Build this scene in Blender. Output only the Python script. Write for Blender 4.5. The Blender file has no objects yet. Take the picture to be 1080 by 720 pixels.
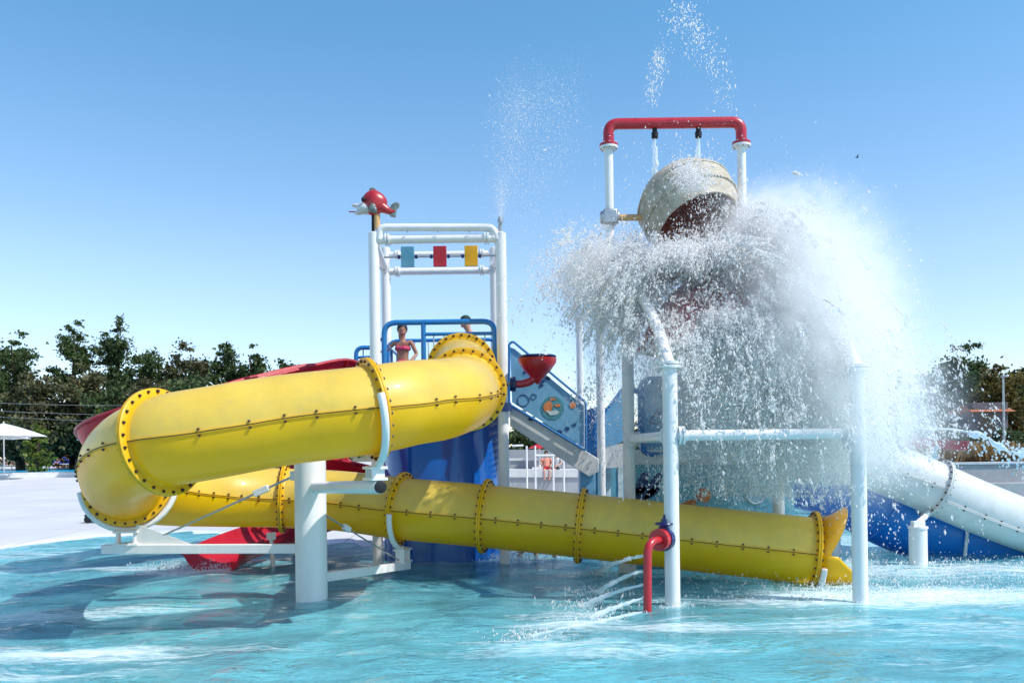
import bpy, bmesh, math, random
import numpy as np
from mathutils import Vector, Matrix, Euler
random.seed(7); rng = np.random.default_rng(11)
V = Vector
S = bpy.context.scene
COL = S.collection
PI = math.pi
R = math.radians

# ---------------------------------------------------------------- camera frame
F_PX, CX, HY, H_CAM, ROLL = 900.0, 540.0, 475.0, 1.6, R(0.8)
cR, sR = math.cos(ROLL), math.sin(ROLL)
def P(px, py, d):
    """where a point of the photograph stands when it is d metres in front of the camera"""
    u = (px-CX)/F_PX*d; v = (HY-py)/F_PX*d
    return V((u*cR+v*sR, d, H_CAM - u*sR + v*cR))
def W(px, py, z=0.0):
    """the point of the level z seen at a pixel"""
    a = P(px, py, 1.0); c = V((0, 0, H_CAM)); k = (z-H_CAM)/(a.z-H_CAM)
    return c + (a-c)*k

# ---------------------------------------------------------------- materials
def mat(name, base, rough=.5, spec=.5, coat=0, var=.12, scale=3.0, metal=0, dirt=None, dirt_amt=.3, bump=0, trans=0, streak=False, detail=4):
    m = bpy.data.materials.new(name); m.use_nodes = True
    n = m.node_tree; L = n.links; b = n.nodes['Principled BSDF']
    b.inputs['Roughness'].default_value = rough
    b.inputs['Specular IOR Level'].default_value = spec
    b.inputs['Coat Weight'].default_value = coat; b.inputs['Coat Roughness'].default_value = .08
    b.inputs['Metallic'].default_value = metal
    tc = n.nodes.new('ShaderNodeTexCoord'); mp = n.nodes.new('ShaderNodeMapping')
    if streak: mp.inputs['Scale'].default_value = (1, 1, .12)
    L.new(tc.outputs['Object'], mp.inputs['Vector'])
    nz = n.nodes.new('ShaderNodeTexNoise'); nz.inputs['Scale'].default_value = scale; nz.inputs['Detail'].default_value = detail
    L.new(mp.outputs['Vector'], nz.inputs['Vector'])
    rp = n.nodes.new('ShaderNodeValToRGB')
    rp.color_ramp.elements[0].position = .3; rp.color_ramp.elements[1].position = .72
    c = base
    rp.color_ramp.elements[0].color = tuple(x*(1-var) for x in c)+(1,)
    rp.color_ramp.elements[1].color = tuple(min(1, x*(1+var)) for x in c)+(1,)
    L.new(nz.outputs['Fac'], rp.inputs['Fac'])
    out = rp.outputs['Color']
    if dirt:
        nz2 = n.nodes.new('ShaderNodeTexNoise'); nz2.inputs['Scale'].default_value = scale*2.7; nz2.inputs['Detail'].default_value = 8
        nz2.inputs['Roughness'].default_value = .7
        L.new(mp.outputs['Vector'], nz2.inputs['Vector'])
        r2 = n.nodes.new('ShaderNodeValToRGB'); r2.color_ramp.elements[0].position = .45; r2.color_ramp.elements[1].position = .75
        r2.color_ramp.elements[0].color = (0, 0, 0, 1); r2.color_ramp.elements[1].color = (dirt_amt,)*3+(1,)
        L.new(nz2.outputs['Fac'], r2.inputs['Fac'])
        mx = n.nodes.new('ShaderNodeMix'); mx.data_type = 'RGBA'
        L.new(r2.outputs['Color'], mx.inputs['Factor']); L.new(out, mx.inputs['A']); mx.inputs['B'].default_value = tuple(dirt)+(1,)
        out = mx.outputs['Result']
        rr = n.nodes.new('ShaderNodeMapRange'); rr.inputs['To Min'].default_value = rough*.8; rr.inputs['To Max'].default_value = min(1, rough*1.5)
        L.new(nz2.outputs['Fac'], rr.inputs['Value']); L.new(rr.outputs['Result'], b.inputs['Roughness'])
    L.new(out, b.inputs['Base Color'])
    if bump:
        bp = n.nodes.new('ShaderNodeBump'); bp.inputs['Strength'].default_value = 1; bp.inputs['Distance'].default_value = bump
        nb = n.nodes.new('ShaderNodeTexNoise'); nb.inputs['Scale'].default_value = scale*4; nb.inputs['Detail'].default_value = 5
        L.new(tc.outputs['Object'], nb.inputs['Vector']); L.new(nb.outputs['Fac'], bp.inputs['Height']); L.new(bp.outputs['Normal'], b.inputs['Normal'])
    if trans:
        t = n.nodes.new('ShaderNodeBsdfTranslucent'); L.new(out, t.inputs['Color'])
        ms = n.nodes.new('ShaderNodeMixShader'); ms.inputs['Fac'].default_value = trans
        L.new(b.outputs[0], ms.inputs[1]); L.new(t.outputs[0], ms.inputs[2]); L.new(ms.outputs[0], n.nodes['Material Output'].inputs['Surface'])
    return m
M = {}
M['yellow'] = mat('yellow_fibreglass', (.97, .64, .004), .3, .5, .25, .05, 1.5, dirt=(.7, .42, .05), dirt_amt=.2, bump=.0015, trans=.42)
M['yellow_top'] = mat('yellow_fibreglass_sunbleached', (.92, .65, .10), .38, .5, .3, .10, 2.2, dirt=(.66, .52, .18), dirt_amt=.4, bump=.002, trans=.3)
M['yellow_flange'] = mat('yellow_flange', (.95, .56, .004), .35, .5, .1, .08, 4, dirt=(.55, .33, .04), dirt_amt=.3, trans=.25)
M['white'] = mat('white_painted_steel', (.80, .78, .76), .3, .5, .1, .03, 2, dirt=(.45, .44, .4), dirt_amt=.22, bump=.0008, streak=True)
M['white2'] = mat('white_fibreglass', (.74, .74, .72), .35, .5, .2, .05, 2, dirt=(.4, .42, .4), dirt_amt=.35, bump=.002, trans=.15)
M['bolt'] = mat('dark_bolt', (.05, .025, .02), .5, .5, var=.3, scale=30)
M['seam'] = mat('seam_sealant', (.06, .04, .02), .7, .3)
M['blue'] = mat('royal_blue_fibreglass', (.002, .085, .37), .13, .5, .6, .06, 1, dirt=(.01, .12, .4), dirt_amt=.2, bump=.0008)
M['blue_in'] = mat('blue_slide_fibreglass', (.008, .25, .74), .3, .5, .3, .12, 2, dirt=(.1, .3, .6), dirt_amt=.4, bump=.002, trans=.15)
M['rail'] = mat('blue_powder_coat', (.006, .17, .46), .35, .5, .2, .06, 3, dirt=(.1, .25, .45), dirt_amt=.25)
M['red'] = mat('red_painted_pipe', (.50, .012, .022), .28, .5, .3, .08, 3, dirt=(.3, .05, .05), dirt_amt=.3)
M['red_slide'] = mat('red_slide_fibreglass', (.66, .012, .035), .3, .5, .3, .08, 2, dirt=(.6, .1, .1), dirt_amt=.3, bump=.002, trans=.4)
M['red_roof'] = mat('red_roof_fibreglass', (.46, .015, .06), .4, .5, .2, .1, 3, dirt=(.4, .1, .12), dirt_amt=.4, trans=.3)
M['navy'] = mat('navy_plastic', (.006, .02, .11), .3, .5, .3, .1, 8)
M['black'] = mat('black_rubber', (.015, .015, .018), .6, .3)
M['steel'] = mat('galvanised_steel', (.45, .46, .47), .4, .5, metal=.8, var=.1, scale=10)
M['panel'] = mat('pale_blue_panel', (.24, .52, .70), .35, .5, .1, .12, 1.6, dirt=(.08, .28, .52), dirt_amt=.5, trans=.3)
M['panel2'] = mat('teal_panel', (.15, .42, .54), .4, .5, .1, .12, 1.6, dirt=(.06, .2, .3), dirt_amt=.4)
M['pdark'] = mat('panel_print_navy', (.01, .05, .16), .5, .5, var=.2)
M['porange'] = mat('panel_print_orange', (.62, .2, .06), .5, .5, var=.3, scale=9)
M['pwhite'] = mat('panel_print_white', (.55, .66, .68), .5, .5, var=.2, scale=9)
M['pteal'] = mat('panel_print_teal', (.06, .25, .3), .5, .5, var=.3, scale=9)
M['bucket'] = mat('weathered_cream_bucket', (.50, .43, .33), .55, .4, 0, .2, 5, dirt=(.20, .18, .13), dirt_amt=.8, bump=.01)
M['bucket_in'] = mat('wet_bucket_inside', (.36, .09, .06), .3, .5, .2, .4, 14, dirt=(.6, .45, .38), dirt_amt=.6, bump=.01)
M['fish_red'] = mat('red_fish_paint', (.42, .015, .02), .3, .5, .3, .1, 8)
M['fish_white'] = mat('pale_fish_paint', (.60, .60, .60), .35, .5, .2, .1, 8)
M['fish_fin'] = mat('grey_green_fin_paint', (.16, .19, .18), .4, .5, .2, .35, 18)
M['ochre'] = mat('ochre_plinth', (.62, .36, .14), .4, .5, .1, .1, 6)
M['fl_blue'] = mat('blue_spinner', (.10, .30, .42), .4, .5, .2, .1, 5)
M['fl_red'] = mat('red_spinner', (.58, .025, .04), .4, .5, .2, .1, 5, trans=.2)
M['fl_yel'] = mat('yellow_spinner', (.85, .45, .01), .4, .5, .2, .1, 5, trans=.2)
M['skin'] = mat('tanned_skin', (.42, .20, .13), .5, .4, 0, .08, 12)
M['skin2'] = mat('pale_skin', (.55, .30, .22), .5, .4, 0, .08, 12)
M['hair'] = mat('dark_hair', (.02, .013, .01), .55, .4, 0, .3, 60)
M['pink'] = mat('coral_pink_fabric', (.75, .08, .16), .7, .3, 0, .1, 20)
M['dkfab'] = mat('dark_fabric', (.03, .04, .06), .8, .2, 0, .2, 20)
M['capfab'] = mat('dark_cap_fabric', (.03, .05, .045), .8, .2, 0, .2, 20)
M['whfab'] = mat('white_fabric', (.78, .78, .76), .8, .2, 0, .05, 8, trans=.3)
M['tealfab'] = mat('teal_fabric', (.12, .45, .5), .8, .2, 0, .08, 8, trans=.3)
M['bluefab'] = mat('blue_fabric', (.03, .10, .45), .8, .2, 0, .12, 8)
M['orfab'] = mat('salmon_fabric', (.65, .28, .2), .8, .2, 0, .1, 8)
M['redfab'] = mat('red_fabric', (.6, .03, .05), .8, .2, 0, .1, 8, trans=.3)
M['concrete'] = mat('grey_concrete', (.36, .37, .38), .85, .3, 0, .1, 2, dirt=(.25, .25, .24), dirt_amt=.4, bump=.004)
M['bark'] = mat('bark', (.10, .07, .05), .9, .2, 0, .3, 6, bump=.02)
M['roof_tile'] = mat('terracotta_roof', (.40, .14, .07), .8, .3, 0, .25, 8)
M['render_wall'] = mat('dark_render_wall', (.16, .15, .16), .9, .2, 0, .15, 3)
M['glassdark'] = mat('window_dark', (.02, .025, .03), .1, .5)
M['cable'] = mat('grey_cable', (.45, .45, .45), .5, .4)
def leafmat(name, dark, light, trans=.3):
    m = bpy.data.materials.new(name); m.use_nodes = True; n = m.node_tree; L = n.links; b = n.nodes['Principled BSDF']
    g = n.nodes.new('ShaderNodeNewGeometry'); rp = n.nodes.new('ShaderNodeValToRGB')
    nz = n.nodes.new('ShaderNodeTexNoise'); nz.inputs['Scale'].default_value = .55; nz.inputs['Detail'].default_value = 3
    L.new(g.outputs['Position'], nz.inputs['Vector'])
    ad = n.nodes.new('ShaderNodeMath'); ad.operation = 'MULTIPLY_ADD'; ad.inputs[1].default_value = .45
    ml = n.nodes.new('ShaderNodeMath'); ml.operation = 'MULTIPLY'; ml.inputs[1].default_value = .75
    L.new(nz.outputs['Fac'], ml.inputs[0]); L.new(g.outputs['Random Per Island'], ad.inputs[0]); L.new(ml.outputs[0], ad.inputs[2])
    rp.color_ramp.elements[0].position = .25; rp.color_ramp.elements[1].position = .85
    rp.color_ramp.elements[0].color = tuple(dark)+(1,); rp.color_ramp.elements[1].color = tuple(light)+(1,)
    L.new(ad.outputs[0], rp.inputs['Fac']); L.new(rp.outputs['Color'], b.inputs['Base Color'])
    b.inputs['Roughness'].default_value = .5; b.inputs['Specular IOR Level'].default_value = .3
    t = n.nodes.new('ShaderNodeBsdfTranslucent'); L.new(rp.outputs['Color'], t.inputs['Color'])
    ms = n.nodes.new('ShaderNodeMixShader'); ms.inputs['Fac'].default_value = trans
    L.new(b.outputs[0], ms.inputs[1]); L.new(t.outputs[0], ms.inputs[2]); L.new(ms.outputs[0], n.nodes['Material Output'].inputs['Surface'])
    return m
M['leaf'] = leafmat('tree_leaves', (.02, .034, .014), (.10, .155, .05))
M['leaf_o'] = leafmat('olive_leaves', (.045, .042, .02), (.165, .165, .07))
M['leaf_l'] = leafmat('bright_leaves', (.04, .07, .01), (.20, .27, .05), .4)
M['leaf_y'] = leafmat('yellowing_leaves', (.04, .035, .01), (.2, .16, .04), .35)
M['straw'] = leafmat('dry_grass', (.22, .14, .06), (.55, .38, .18), .35)

# droplets: white because each scatters the sun behind it
def dropmat(name, col, tr, thin):
    m = bpy.data.materials.new(name); m.use_nodes = True; n = m.node_tree; L = n.links
    n.nodes.remove(n.nodes['Principled BSDF'])
    d = n.nodes.new('ShaderNodeBsdfDiffuse'); t = n.nodes.new('ShaderNodeBsdfTranslucent'); d.inputs[0].default_value = t.inputs[0].default_value = col
    ms = n.nodes.new('ShaderNodeMixShader'); ms.inputs[0].default_value = tr
    L.new(d.outputs[0], ms.inputs[1]); L.new(t.outputs[0], ms.inputs[2]); o = ms.outputs[0]
    if thin:
        tp = n.nodes.new('ShaderNodeBsdfTransparent'); m2 = n.nodes.new('ShaderNodeMixShader'); m2.inputs[0].default_value = thin
        L.new(o, m2.inputs[1]); L.new(tp.outputs[0], m2.inputs[2]); o = m2.outputs[0]
    L.new(o, n.nodes['Material Output'].inputs['Surface'])
    return m
M['drop'] = dropmat('water_droplets', (.99, .985, .98, 1), .6, .3)
M['jet'] = dropmat('frothy_water', (.9, .97, 1, 1), .5, .35)

# ---------------------------------------------------------------- mesh helpers
def frames(pts, closed=False, up=None):
    """tangent, side, up at each path point; up keeps close to world Z (slides, chutes) or is parallel-transported"""
    n = len(pts); T = []
    for i in range(n):
        a = pts[max(0, i-1)]; b = pts[min(n-1, i+1)]
        if closed: a = pts[(i-1) % n]; b = pts[(i+1) % n]
        T.append((b-a).normalized())
    out = []
    if up is not None:
        for t in T:
            s = t.cross(up).normalized(); u = s.cross(t).normalized(); out.append((t, s, u))
        return out
    t0 = T[0]; r = V((0, 0, 1)) if abs(t0.z) < .9 else V((1, 0, 0))
    s = t0.cross(r).normalized()
    for t in T:
        s = (s - t*s.dot(t)).normalized(); out.append((t, s, s.cross(t).normalized()))
    return out
def spline(ctrl, step=.08):
    pts = [V(c) for c in ctrl]; P_ = [pts[0]*2-pts[1]]+pts+[pts[-1]*2-pts[-2]]; out = []; mark = []
    for i in range(1, len(P_)-2):
        p0, p1, p2, p3 = P_[i-1:i+3]; k = max(2, int((p2-p1).length/step)); mark.append(len(out))
        for j in range(k):
            t = j/k
            out.append(.5*((2*p1)+(p2-p0)*t+(2*p0-5*p1+4*p2-p3)*t*t+(3*p1-p0-3*p2+p3)*t**3))
    mark.append(len(out)); out.append(pts[-1]); return out, mark
class MB:
    def __init__(s): s.v = []; s.f = []; s.m = []
    def add(s, vs, fs, mi=0):
        o = len(s.v); s.v += [V(x) for x in vs]; s.f += [[o+i for i in f] for f in fs]; s.m += [mi]*len(fs); return s
    def box(s, c, size, rot=None, mi=0):
        c = V(c); hx, hy, hz = [x/2 for x in size]; q = rot.to_matrix() if rot is not None and hasattr(rot, 'to_matrix') else (rot if rot is not None else Matrix.Identity(3))
        vs = [c+q @ V((x*hx, y*hy, z*hz)) for x in (-1, 1) for y in (-1, 1) for z in (-1, 1)]
        return s.add(vs, [(0, 1, 3, 2), (4, 6, 7, 5), (0, 4, 5, 1), (2, 3, 7, 6), (0, 2, 6, 4), (1, 5, 7, 3)], mi)
    def bar(s, a, b, w, h, mi=0):
        a = V(a); b = V(b); t = (b-a); L = t.length; t.normalize()
        r = V((0, 0, 1)) if abs(t.z) < .95 else V((0, 1, 0)); sd = t.cross(r).normalized(); u = sd.cross(t)
        return s.box((a+b)/2, (L, w, h), Matrix((t, sd, u)).transposed(), mi)
    def sweep(s, pts, prof, mi=0, up=None, closed_prof=True, caps=True, closed=False, scale=None, mis=None):
        fr = frames(pts, closed, up); k = len(prof); vs = []
        for i, (p, (t, sd, u)) in enumerate(zip(pts, fr)):
            q = 1 if scale is None else scale[i]
            vs += [p + sd*(a*q) + u*(b*q) for a, b in prof]
        fs = []; ms = []
        n = len(pts); kk = k if closed_prof else k-1
        for i in range(n if closed else n-1):
            j = (i+1) % n
            for a in range(kk):
                b = (a+1) % k; fs.append((i*k+a, i*k+b, j*k+b, j*k+a)); ms.append(mis[a] if mis else mi)
        if caps and not closed and closed_prof:
            fs.append(tuple(reversed(range(k)))); fs.append(tuple((n-1)*k+a for a in range(k))); ms += [mi, mi]
        o = len(s.v); s.v += vs; s.f += [[o+i for i in f] for f in fs]; s.m += ms; return s
    def tube(s, pts, r, n=14, mi=0, caps=True, closed=False):
        pts = [V(p) for p in pts]; sc = None
        if isinstance(r, (list, tuple)): sc = r; r = 1
        return s.sweep(pts, [(r*math.cos(2*PI*a/n), r*math.sin(2*PI*a/n)) for a in range(n)], mi, None, True, caps, closed, sc)
    def lathe(s, base, axis, prof, n=24, mi=0):
        """prof: (distance along axis, radius)"""
        base = V(base); axis = V(axis).normalized(); r = V((0, 0, 1)) if abs(axis.z) < .9 else V((1, 0, 0))
        a = axis.cross(r).normalized(); b = axis.cross(a); vs = []; fs = []
        for h, rr in prof:
            vs += [base+axis*h+(a*math.cos(2*PI*i/n)+b*math.sin(2*PI*i/n))*rr for i in range(n)]
        for j in range(len(prof)-1):
            for i in range(n):
                k = (i+1) % n; fs.append((j*n+i, j*n+k, (j+1)*n+k, (j+1)*n+i))
        fs.append(tuple(range(n-1, -1, -1))); fs.append(tuple((len(prof)-1)*n+i for i in range(n)))
        return s.add(vs, fs, mi)
    def ell(s, c, rad, rot=None, nu=16, nv=10, mi=0, fn=None):
        c = V(c); q = rot if rot is not None else Matrix.Identity(3); vs = []; fs = []
        for j in range(nv+1):
            th = PI*(.002+.996*j/nv)
            for i in range(nu):
                ph = 2*PI*i/nu; w = V((rad[0]*math.sin(th)*math.cos(ph), rad[1]*math.sin(th)*math.sin(ph), rad[2]*math.cos(th)))
                if fn: w = fn(w)
                vs.append(c+q @ w)
        for j in range(nv):
            for i in range(nu):
                k = (i+1) % nu; fs.append((j*nu+i, (j+1)*nu+i, (j+1)*nu+k, j*nu+k))
        return s.add(vs, fs, mi)
    def plate(s, pts, off, mi=0):
        """a flat polygon given thickness by the vector off"""
        pts = [V(p) for p in pts]; k = len(pts); off = V(off)
        fs = [tuple(range(k)), tuple(range(2*k-1, k-1, -1))]+[(i, (i+k), (i+1) % k+k, (i+1) % k) for i in range(k)]
        return s.add(pts+[p+off for p in pts], fs, mi)
    def build(s, name, m, parent=None, origin=None, smooth=40, bevel=0, **kw):
        ms = m if isinstance(m, (list, tuple)) else [m]
        if origin is None: origin = wloc(parent) if parent is not None else V((0, 0, 0))
        me = bpy.data.meshes.new(name); me.from_pydata([tuple(x-origin) for x in s.v], [], s.f)
        for x in ms: me.materials.append(M[x] if isinstance(x, str) else x)
        if len(ms) > 1: me.polygons.foreach_set('material_index', s.m)
        bm = bmesh.new(); bm.from_mesh(me); bmesh.ops.recalc_face_normals(bm, faces=bm.faces); bm.to_mesh(me); bm.free()
        if smooth:
            me.shade_smooth(); me.set_sharp_from_angle(angle=R(smooth))
        o = bpy.data.objects.new(name, me); COL.objects.link(o)
        if parent is not None: o.parent = parent; o.location = V(origin)-wloc(parent)
        else: o.location = origin
        if bevel:
            b = o.modifiers.new('edge', 'BEVEL'); b.width = bevel; b.segments = 2; b.limit_method = 'ANGLE'
        tag(o, **kw); return o
def wloc(o):
    l = V((0, 0, 0))
    while o is not None: l = l+V(o.location); o = o.parent
    return l
def tag(o, label=None, cat=None, group=None, kind=None):
    for k, x in (('label', label), ('category', cat), ('group', group), ('kind', kind)):
        if x: o[k] = x
    return o
def thing(name, label, cat, loc=(0, 0, 0), group=None):
    o = bpy.data.objects.new(name, None); COL.objects.link(o); o.location = loc; o.empty_display_size = .1
    return tag(o, label, cat, group)
def arc(c, a, b, r, t0, t1, n=12):
    return [V(c)+V(a)*(r*math.cos(t0+(t1-t0)*i/n))+V(b)*(r*math.sin(t0+(t1-t0)*i/n)) for i in range(n+1)]
def rounded(pts, r, n=6, closed=False):
    """polyline with its corners rounded"""
    pts = [V(p) for p in pts]; out = []; N = len(pts)
    for i, p in enumerate(pts):
        if not closed and i in (0, N-1): out.append(p); continue
        a = pts[i-1]; b = pts[(i+1) % N]; da = (a-p); db = (b-p); ra = min(r, da.length*.49, db.length*.49)
        A = p+da.normalized()*ra; B = p+db.normalized()*ra
        for j in range(n+1):
            t = j/n; out.append(A*(1-t)**2+p*2*t*(1-t)+B*t*t)
    return out
# ================================================================ CAMERA, SKY, SUN
cam = bpy.data.cameras.new('camera'); cam.lens = 30.0; cam.sensor_width = 36; cam.clip_end = 3000; cam.clip_start = .05
cam.shift_y = (HY-360)/1080.0
co = bpy.data.objects.new('camera', cam); COL.objects.link(co); co.location = (0, 0, H_CAM)
co.rotation_euler = Matrix(((cR, sR, 0), (0, 0, -1), (-sR, cR, 0))).to_euler()
S.camera = co
SUN = V((.80, -.34, 1.05)).normalized()
sd = bpy.data.lights.new('sun', 'SUN'); sd.energy = 4.9; sd.angle = R(.53); sd.color = (1, .965, .9)
so = bpy.data.objects.new('sun', sd); COL.objects.link(so); so.rotation_euler = SUN.to_track_quat('Z', 'Y').to_euler()
wd = bpy.data.worlds.new('World'); S.world = wd; wd.use_nodes = True
nt = wd.node_tree; bg = nt.nodes['Background']; sk = nt.nodes.new('ShaderNodeTexSky'); sk.sky_type = 'NISHITA'; sk.sun_disc = False
sk.sun_elevation = math.asin(SUN.z); sk.sun_rotation = math.atan2(SUN.x, SUN.y)
sk.air_density = 1.0; sk.dust_density = 0.05; sk.ozone_density = 3.0; sk.altitude = 0
tcw = nt.nodes.new('ShaderNodeTexCoord'); spw = nt.nodes.new('ShaderNodeSeparateXYZ'); nt.links.new(tcw.outputs['Generated'], spw.inputs[0])
rw = nt.nodes.new('ShaderNodeValToRGB'); nt.links.new(spw.outputs['Z'], rw.inputs[0]); ew = rw.color_ramp.elements
ew[0].position = 0; ew[0].color = (.88, .84, .90, 1); ew[1].position = .75; ew[1].color = (1, 1, 1, 1); k_ = ew.new(.20); k_.color = (.97, .96, .96, 1); k_ = ew.new(.45); k_.color = (.62, .97, 1, 1)
mw = nt.nodes.new('ShaderNodeMix'); mw.data_type = 'RGBA'; mw.blend_type = 'MULTIPLY'; mw.inputs['Factor'].default_value = 1
nt.links.new(sk.outputs[0], mw.inputs['A']); nt.links.new(rw.outputs[0], mw.inputs['B']); nt.links.new(mw.outputs['Result'], bg.inputs[0])
bg.inputs[1].default_value = .215
S.view_settings.view_transform = 'Standard'; S.view_settings.look = 'None'; S.view_settings.exposure = 0; S.view_settings.gamma = 1
S.cycles.adaptive_threshold = .024; S.cycles.max_bounces = 14; S.cycles.diffuse_bounces = 9; S.cycles.transparent_max_bounces = 48; S.cycles.volume_bounces = 6; S.cycles.volume_step_rate = 2; S.cycles.volume_max_steps = 128; S.cycles.glossy_bounces = 3
S.cycles.caustics_reflective = False; S.cycles.caustics_refractive = False; S.cycles.sample_clamp_indirect = 6

# ================================================================ GROUND, DECK, WATER
SHX = np.array([-80, -30, -14, -9.2, -8.3, -6.8, -5.0, -3.6, -2.4, 0, 3.5, 5.5, 7, 90.])
SHY = np.array([-2, 2, 10.5, 14.6, 17.0, 17.6, 16.6, 15.4, 14.7, 14.6, 15, 19, 24, 24.])
def terrain_z(X, Y):
    d = (Y-np.interp(X, SHX, SHY))*.75
    land = np.clip(d, 0, 42)/42*.72 + .03*np.clip(d/.3, 0, 1)
    water = -.38*(1-np.exp(np.clip(d, -50, 0)/1.6))
    return np.where(d > 0, land, water)
def grid(xs, ys, zf):
    X, Y = np.meshgrid(xs, ys); Z = zf(X, Y); n, m = X.shape
    v = np.stack([X, Y, Z], -1).reshape(-1, 3); i = np.arange(n*m).reshape(n, m)
    f = np.stack([i[:-1, :-1], i[:-1, 1:], i[1:, 1:], i[1:, :-1]], -1).reshape(-1, 4)
    return v, f
def np_mesh(name, v, f, m, k=None, smooth=True, **kw):
    k = f.shape[1]; me = bpy.data.meshes.new(name)
    me.vertices.add(len(v)); me.vertices.foreach_set('co', np.ascontiguousarray(v, dtype=np.float32).ravel())
    me.loops.add(f.size); me.loops.foreach_set('vertex_index', np.ascontiguousarray(f, dtype=np.int32).ravel())
    me.polygons.add(len(f)); me.polygons.foreach_set('loop_start', np.arange(len(f), dtype=np.int32)*k)
    if smooth: me.polygons.foreach_set('use_smooth', np.ones(len(f), dtype=bool))
    me.update(calc_edges=True); me.materials.append(M[m] if isinstance(m, str) else m)
    o = bpy.data.objects.new(name, me); COL.objects.link(o); tag(o, **kw); return o
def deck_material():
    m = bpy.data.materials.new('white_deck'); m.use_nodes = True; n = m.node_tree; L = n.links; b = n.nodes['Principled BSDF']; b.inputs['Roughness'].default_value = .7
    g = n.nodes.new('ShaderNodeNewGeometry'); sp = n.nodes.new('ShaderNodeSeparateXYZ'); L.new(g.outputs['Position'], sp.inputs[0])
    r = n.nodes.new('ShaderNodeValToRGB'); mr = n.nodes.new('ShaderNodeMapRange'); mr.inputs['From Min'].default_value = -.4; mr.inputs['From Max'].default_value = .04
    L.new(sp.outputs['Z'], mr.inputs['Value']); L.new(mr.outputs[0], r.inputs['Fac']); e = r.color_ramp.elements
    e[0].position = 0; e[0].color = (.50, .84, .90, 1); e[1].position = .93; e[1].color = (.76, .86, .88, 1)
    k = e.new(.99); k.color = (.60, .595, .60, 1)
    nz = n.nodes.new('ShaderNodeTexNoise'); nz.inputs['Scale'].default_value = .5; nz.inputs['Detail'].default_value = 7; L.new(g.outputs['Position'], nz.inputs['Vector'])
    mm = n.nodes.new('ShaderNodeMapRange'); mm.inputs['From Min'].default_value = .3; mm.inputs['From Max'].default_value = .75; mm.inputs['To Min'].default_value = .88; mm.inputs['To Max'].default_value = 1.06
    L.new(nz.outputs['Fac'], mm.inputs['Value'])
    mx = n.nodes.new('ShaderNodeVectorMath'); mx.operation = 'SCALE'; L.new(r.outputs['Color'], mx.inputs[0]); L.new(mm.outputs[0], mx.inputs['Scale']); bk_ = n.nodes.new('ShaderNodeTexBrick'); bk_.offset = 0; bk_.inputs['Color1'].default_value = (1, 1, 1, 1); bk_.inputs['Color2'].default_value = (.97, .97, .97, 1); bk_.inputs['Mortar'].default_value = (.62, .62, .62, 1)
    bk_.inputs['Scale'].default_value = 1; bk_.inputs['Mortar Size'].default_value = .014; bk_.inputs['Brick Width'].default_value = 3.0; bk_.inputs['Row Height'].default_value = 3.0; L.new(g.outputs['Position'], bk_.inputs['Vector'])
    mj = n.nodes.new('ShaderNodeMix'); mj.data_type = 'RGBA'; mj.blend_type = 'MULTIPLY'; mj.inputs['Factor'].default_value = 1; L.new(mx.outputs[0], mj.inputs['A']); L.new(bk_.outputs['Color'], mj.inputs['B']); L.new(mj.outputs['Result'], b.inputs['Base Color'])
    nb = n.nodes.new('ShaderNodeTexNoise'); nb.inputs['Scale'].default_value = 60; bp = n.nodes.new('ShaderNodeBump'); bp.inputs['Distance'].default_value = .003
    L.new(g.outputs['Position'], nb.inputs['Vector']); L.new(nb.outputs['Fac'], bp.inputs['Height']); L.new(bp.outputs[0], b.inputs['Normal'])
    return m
xs = np.concatenate([np.linspace(-120, -20, 30)[:-1], np.arange(-20, 20, .25), np.linspace(20, 120, 30)])
ys = np.concatenate([np.linspace(-30, 5, 20)[:-1], np.arange(5, 28, .25), np.linspace(28, 80, 40)])
v, f = grid(xs, ys, terrain_z)
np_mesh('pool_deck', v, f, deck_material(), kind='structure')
gm = mat('dry_ground', (.16, .14, .09), .95, .2, 0, .3, .3, dirt=(.07, .09, .03), dirt_amt=.8)
gxs = np.linspace(-900, 900, 19); gys = np.linspace(-300, 1600, 20)
v, f = grid(gxs, gys, lambda X, Y: -.9+0*X); np_mesh('ground', v, f, gm, kind='structure')
v, f = grid(np.linspace(-200, 200, 40), np.linspace(74, 190, 14), lambda X, Y: .85+.4*np.sin(X*.05)+0*Y); np_mesh('lawn', v, f, gm, kind='structure')

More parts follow.
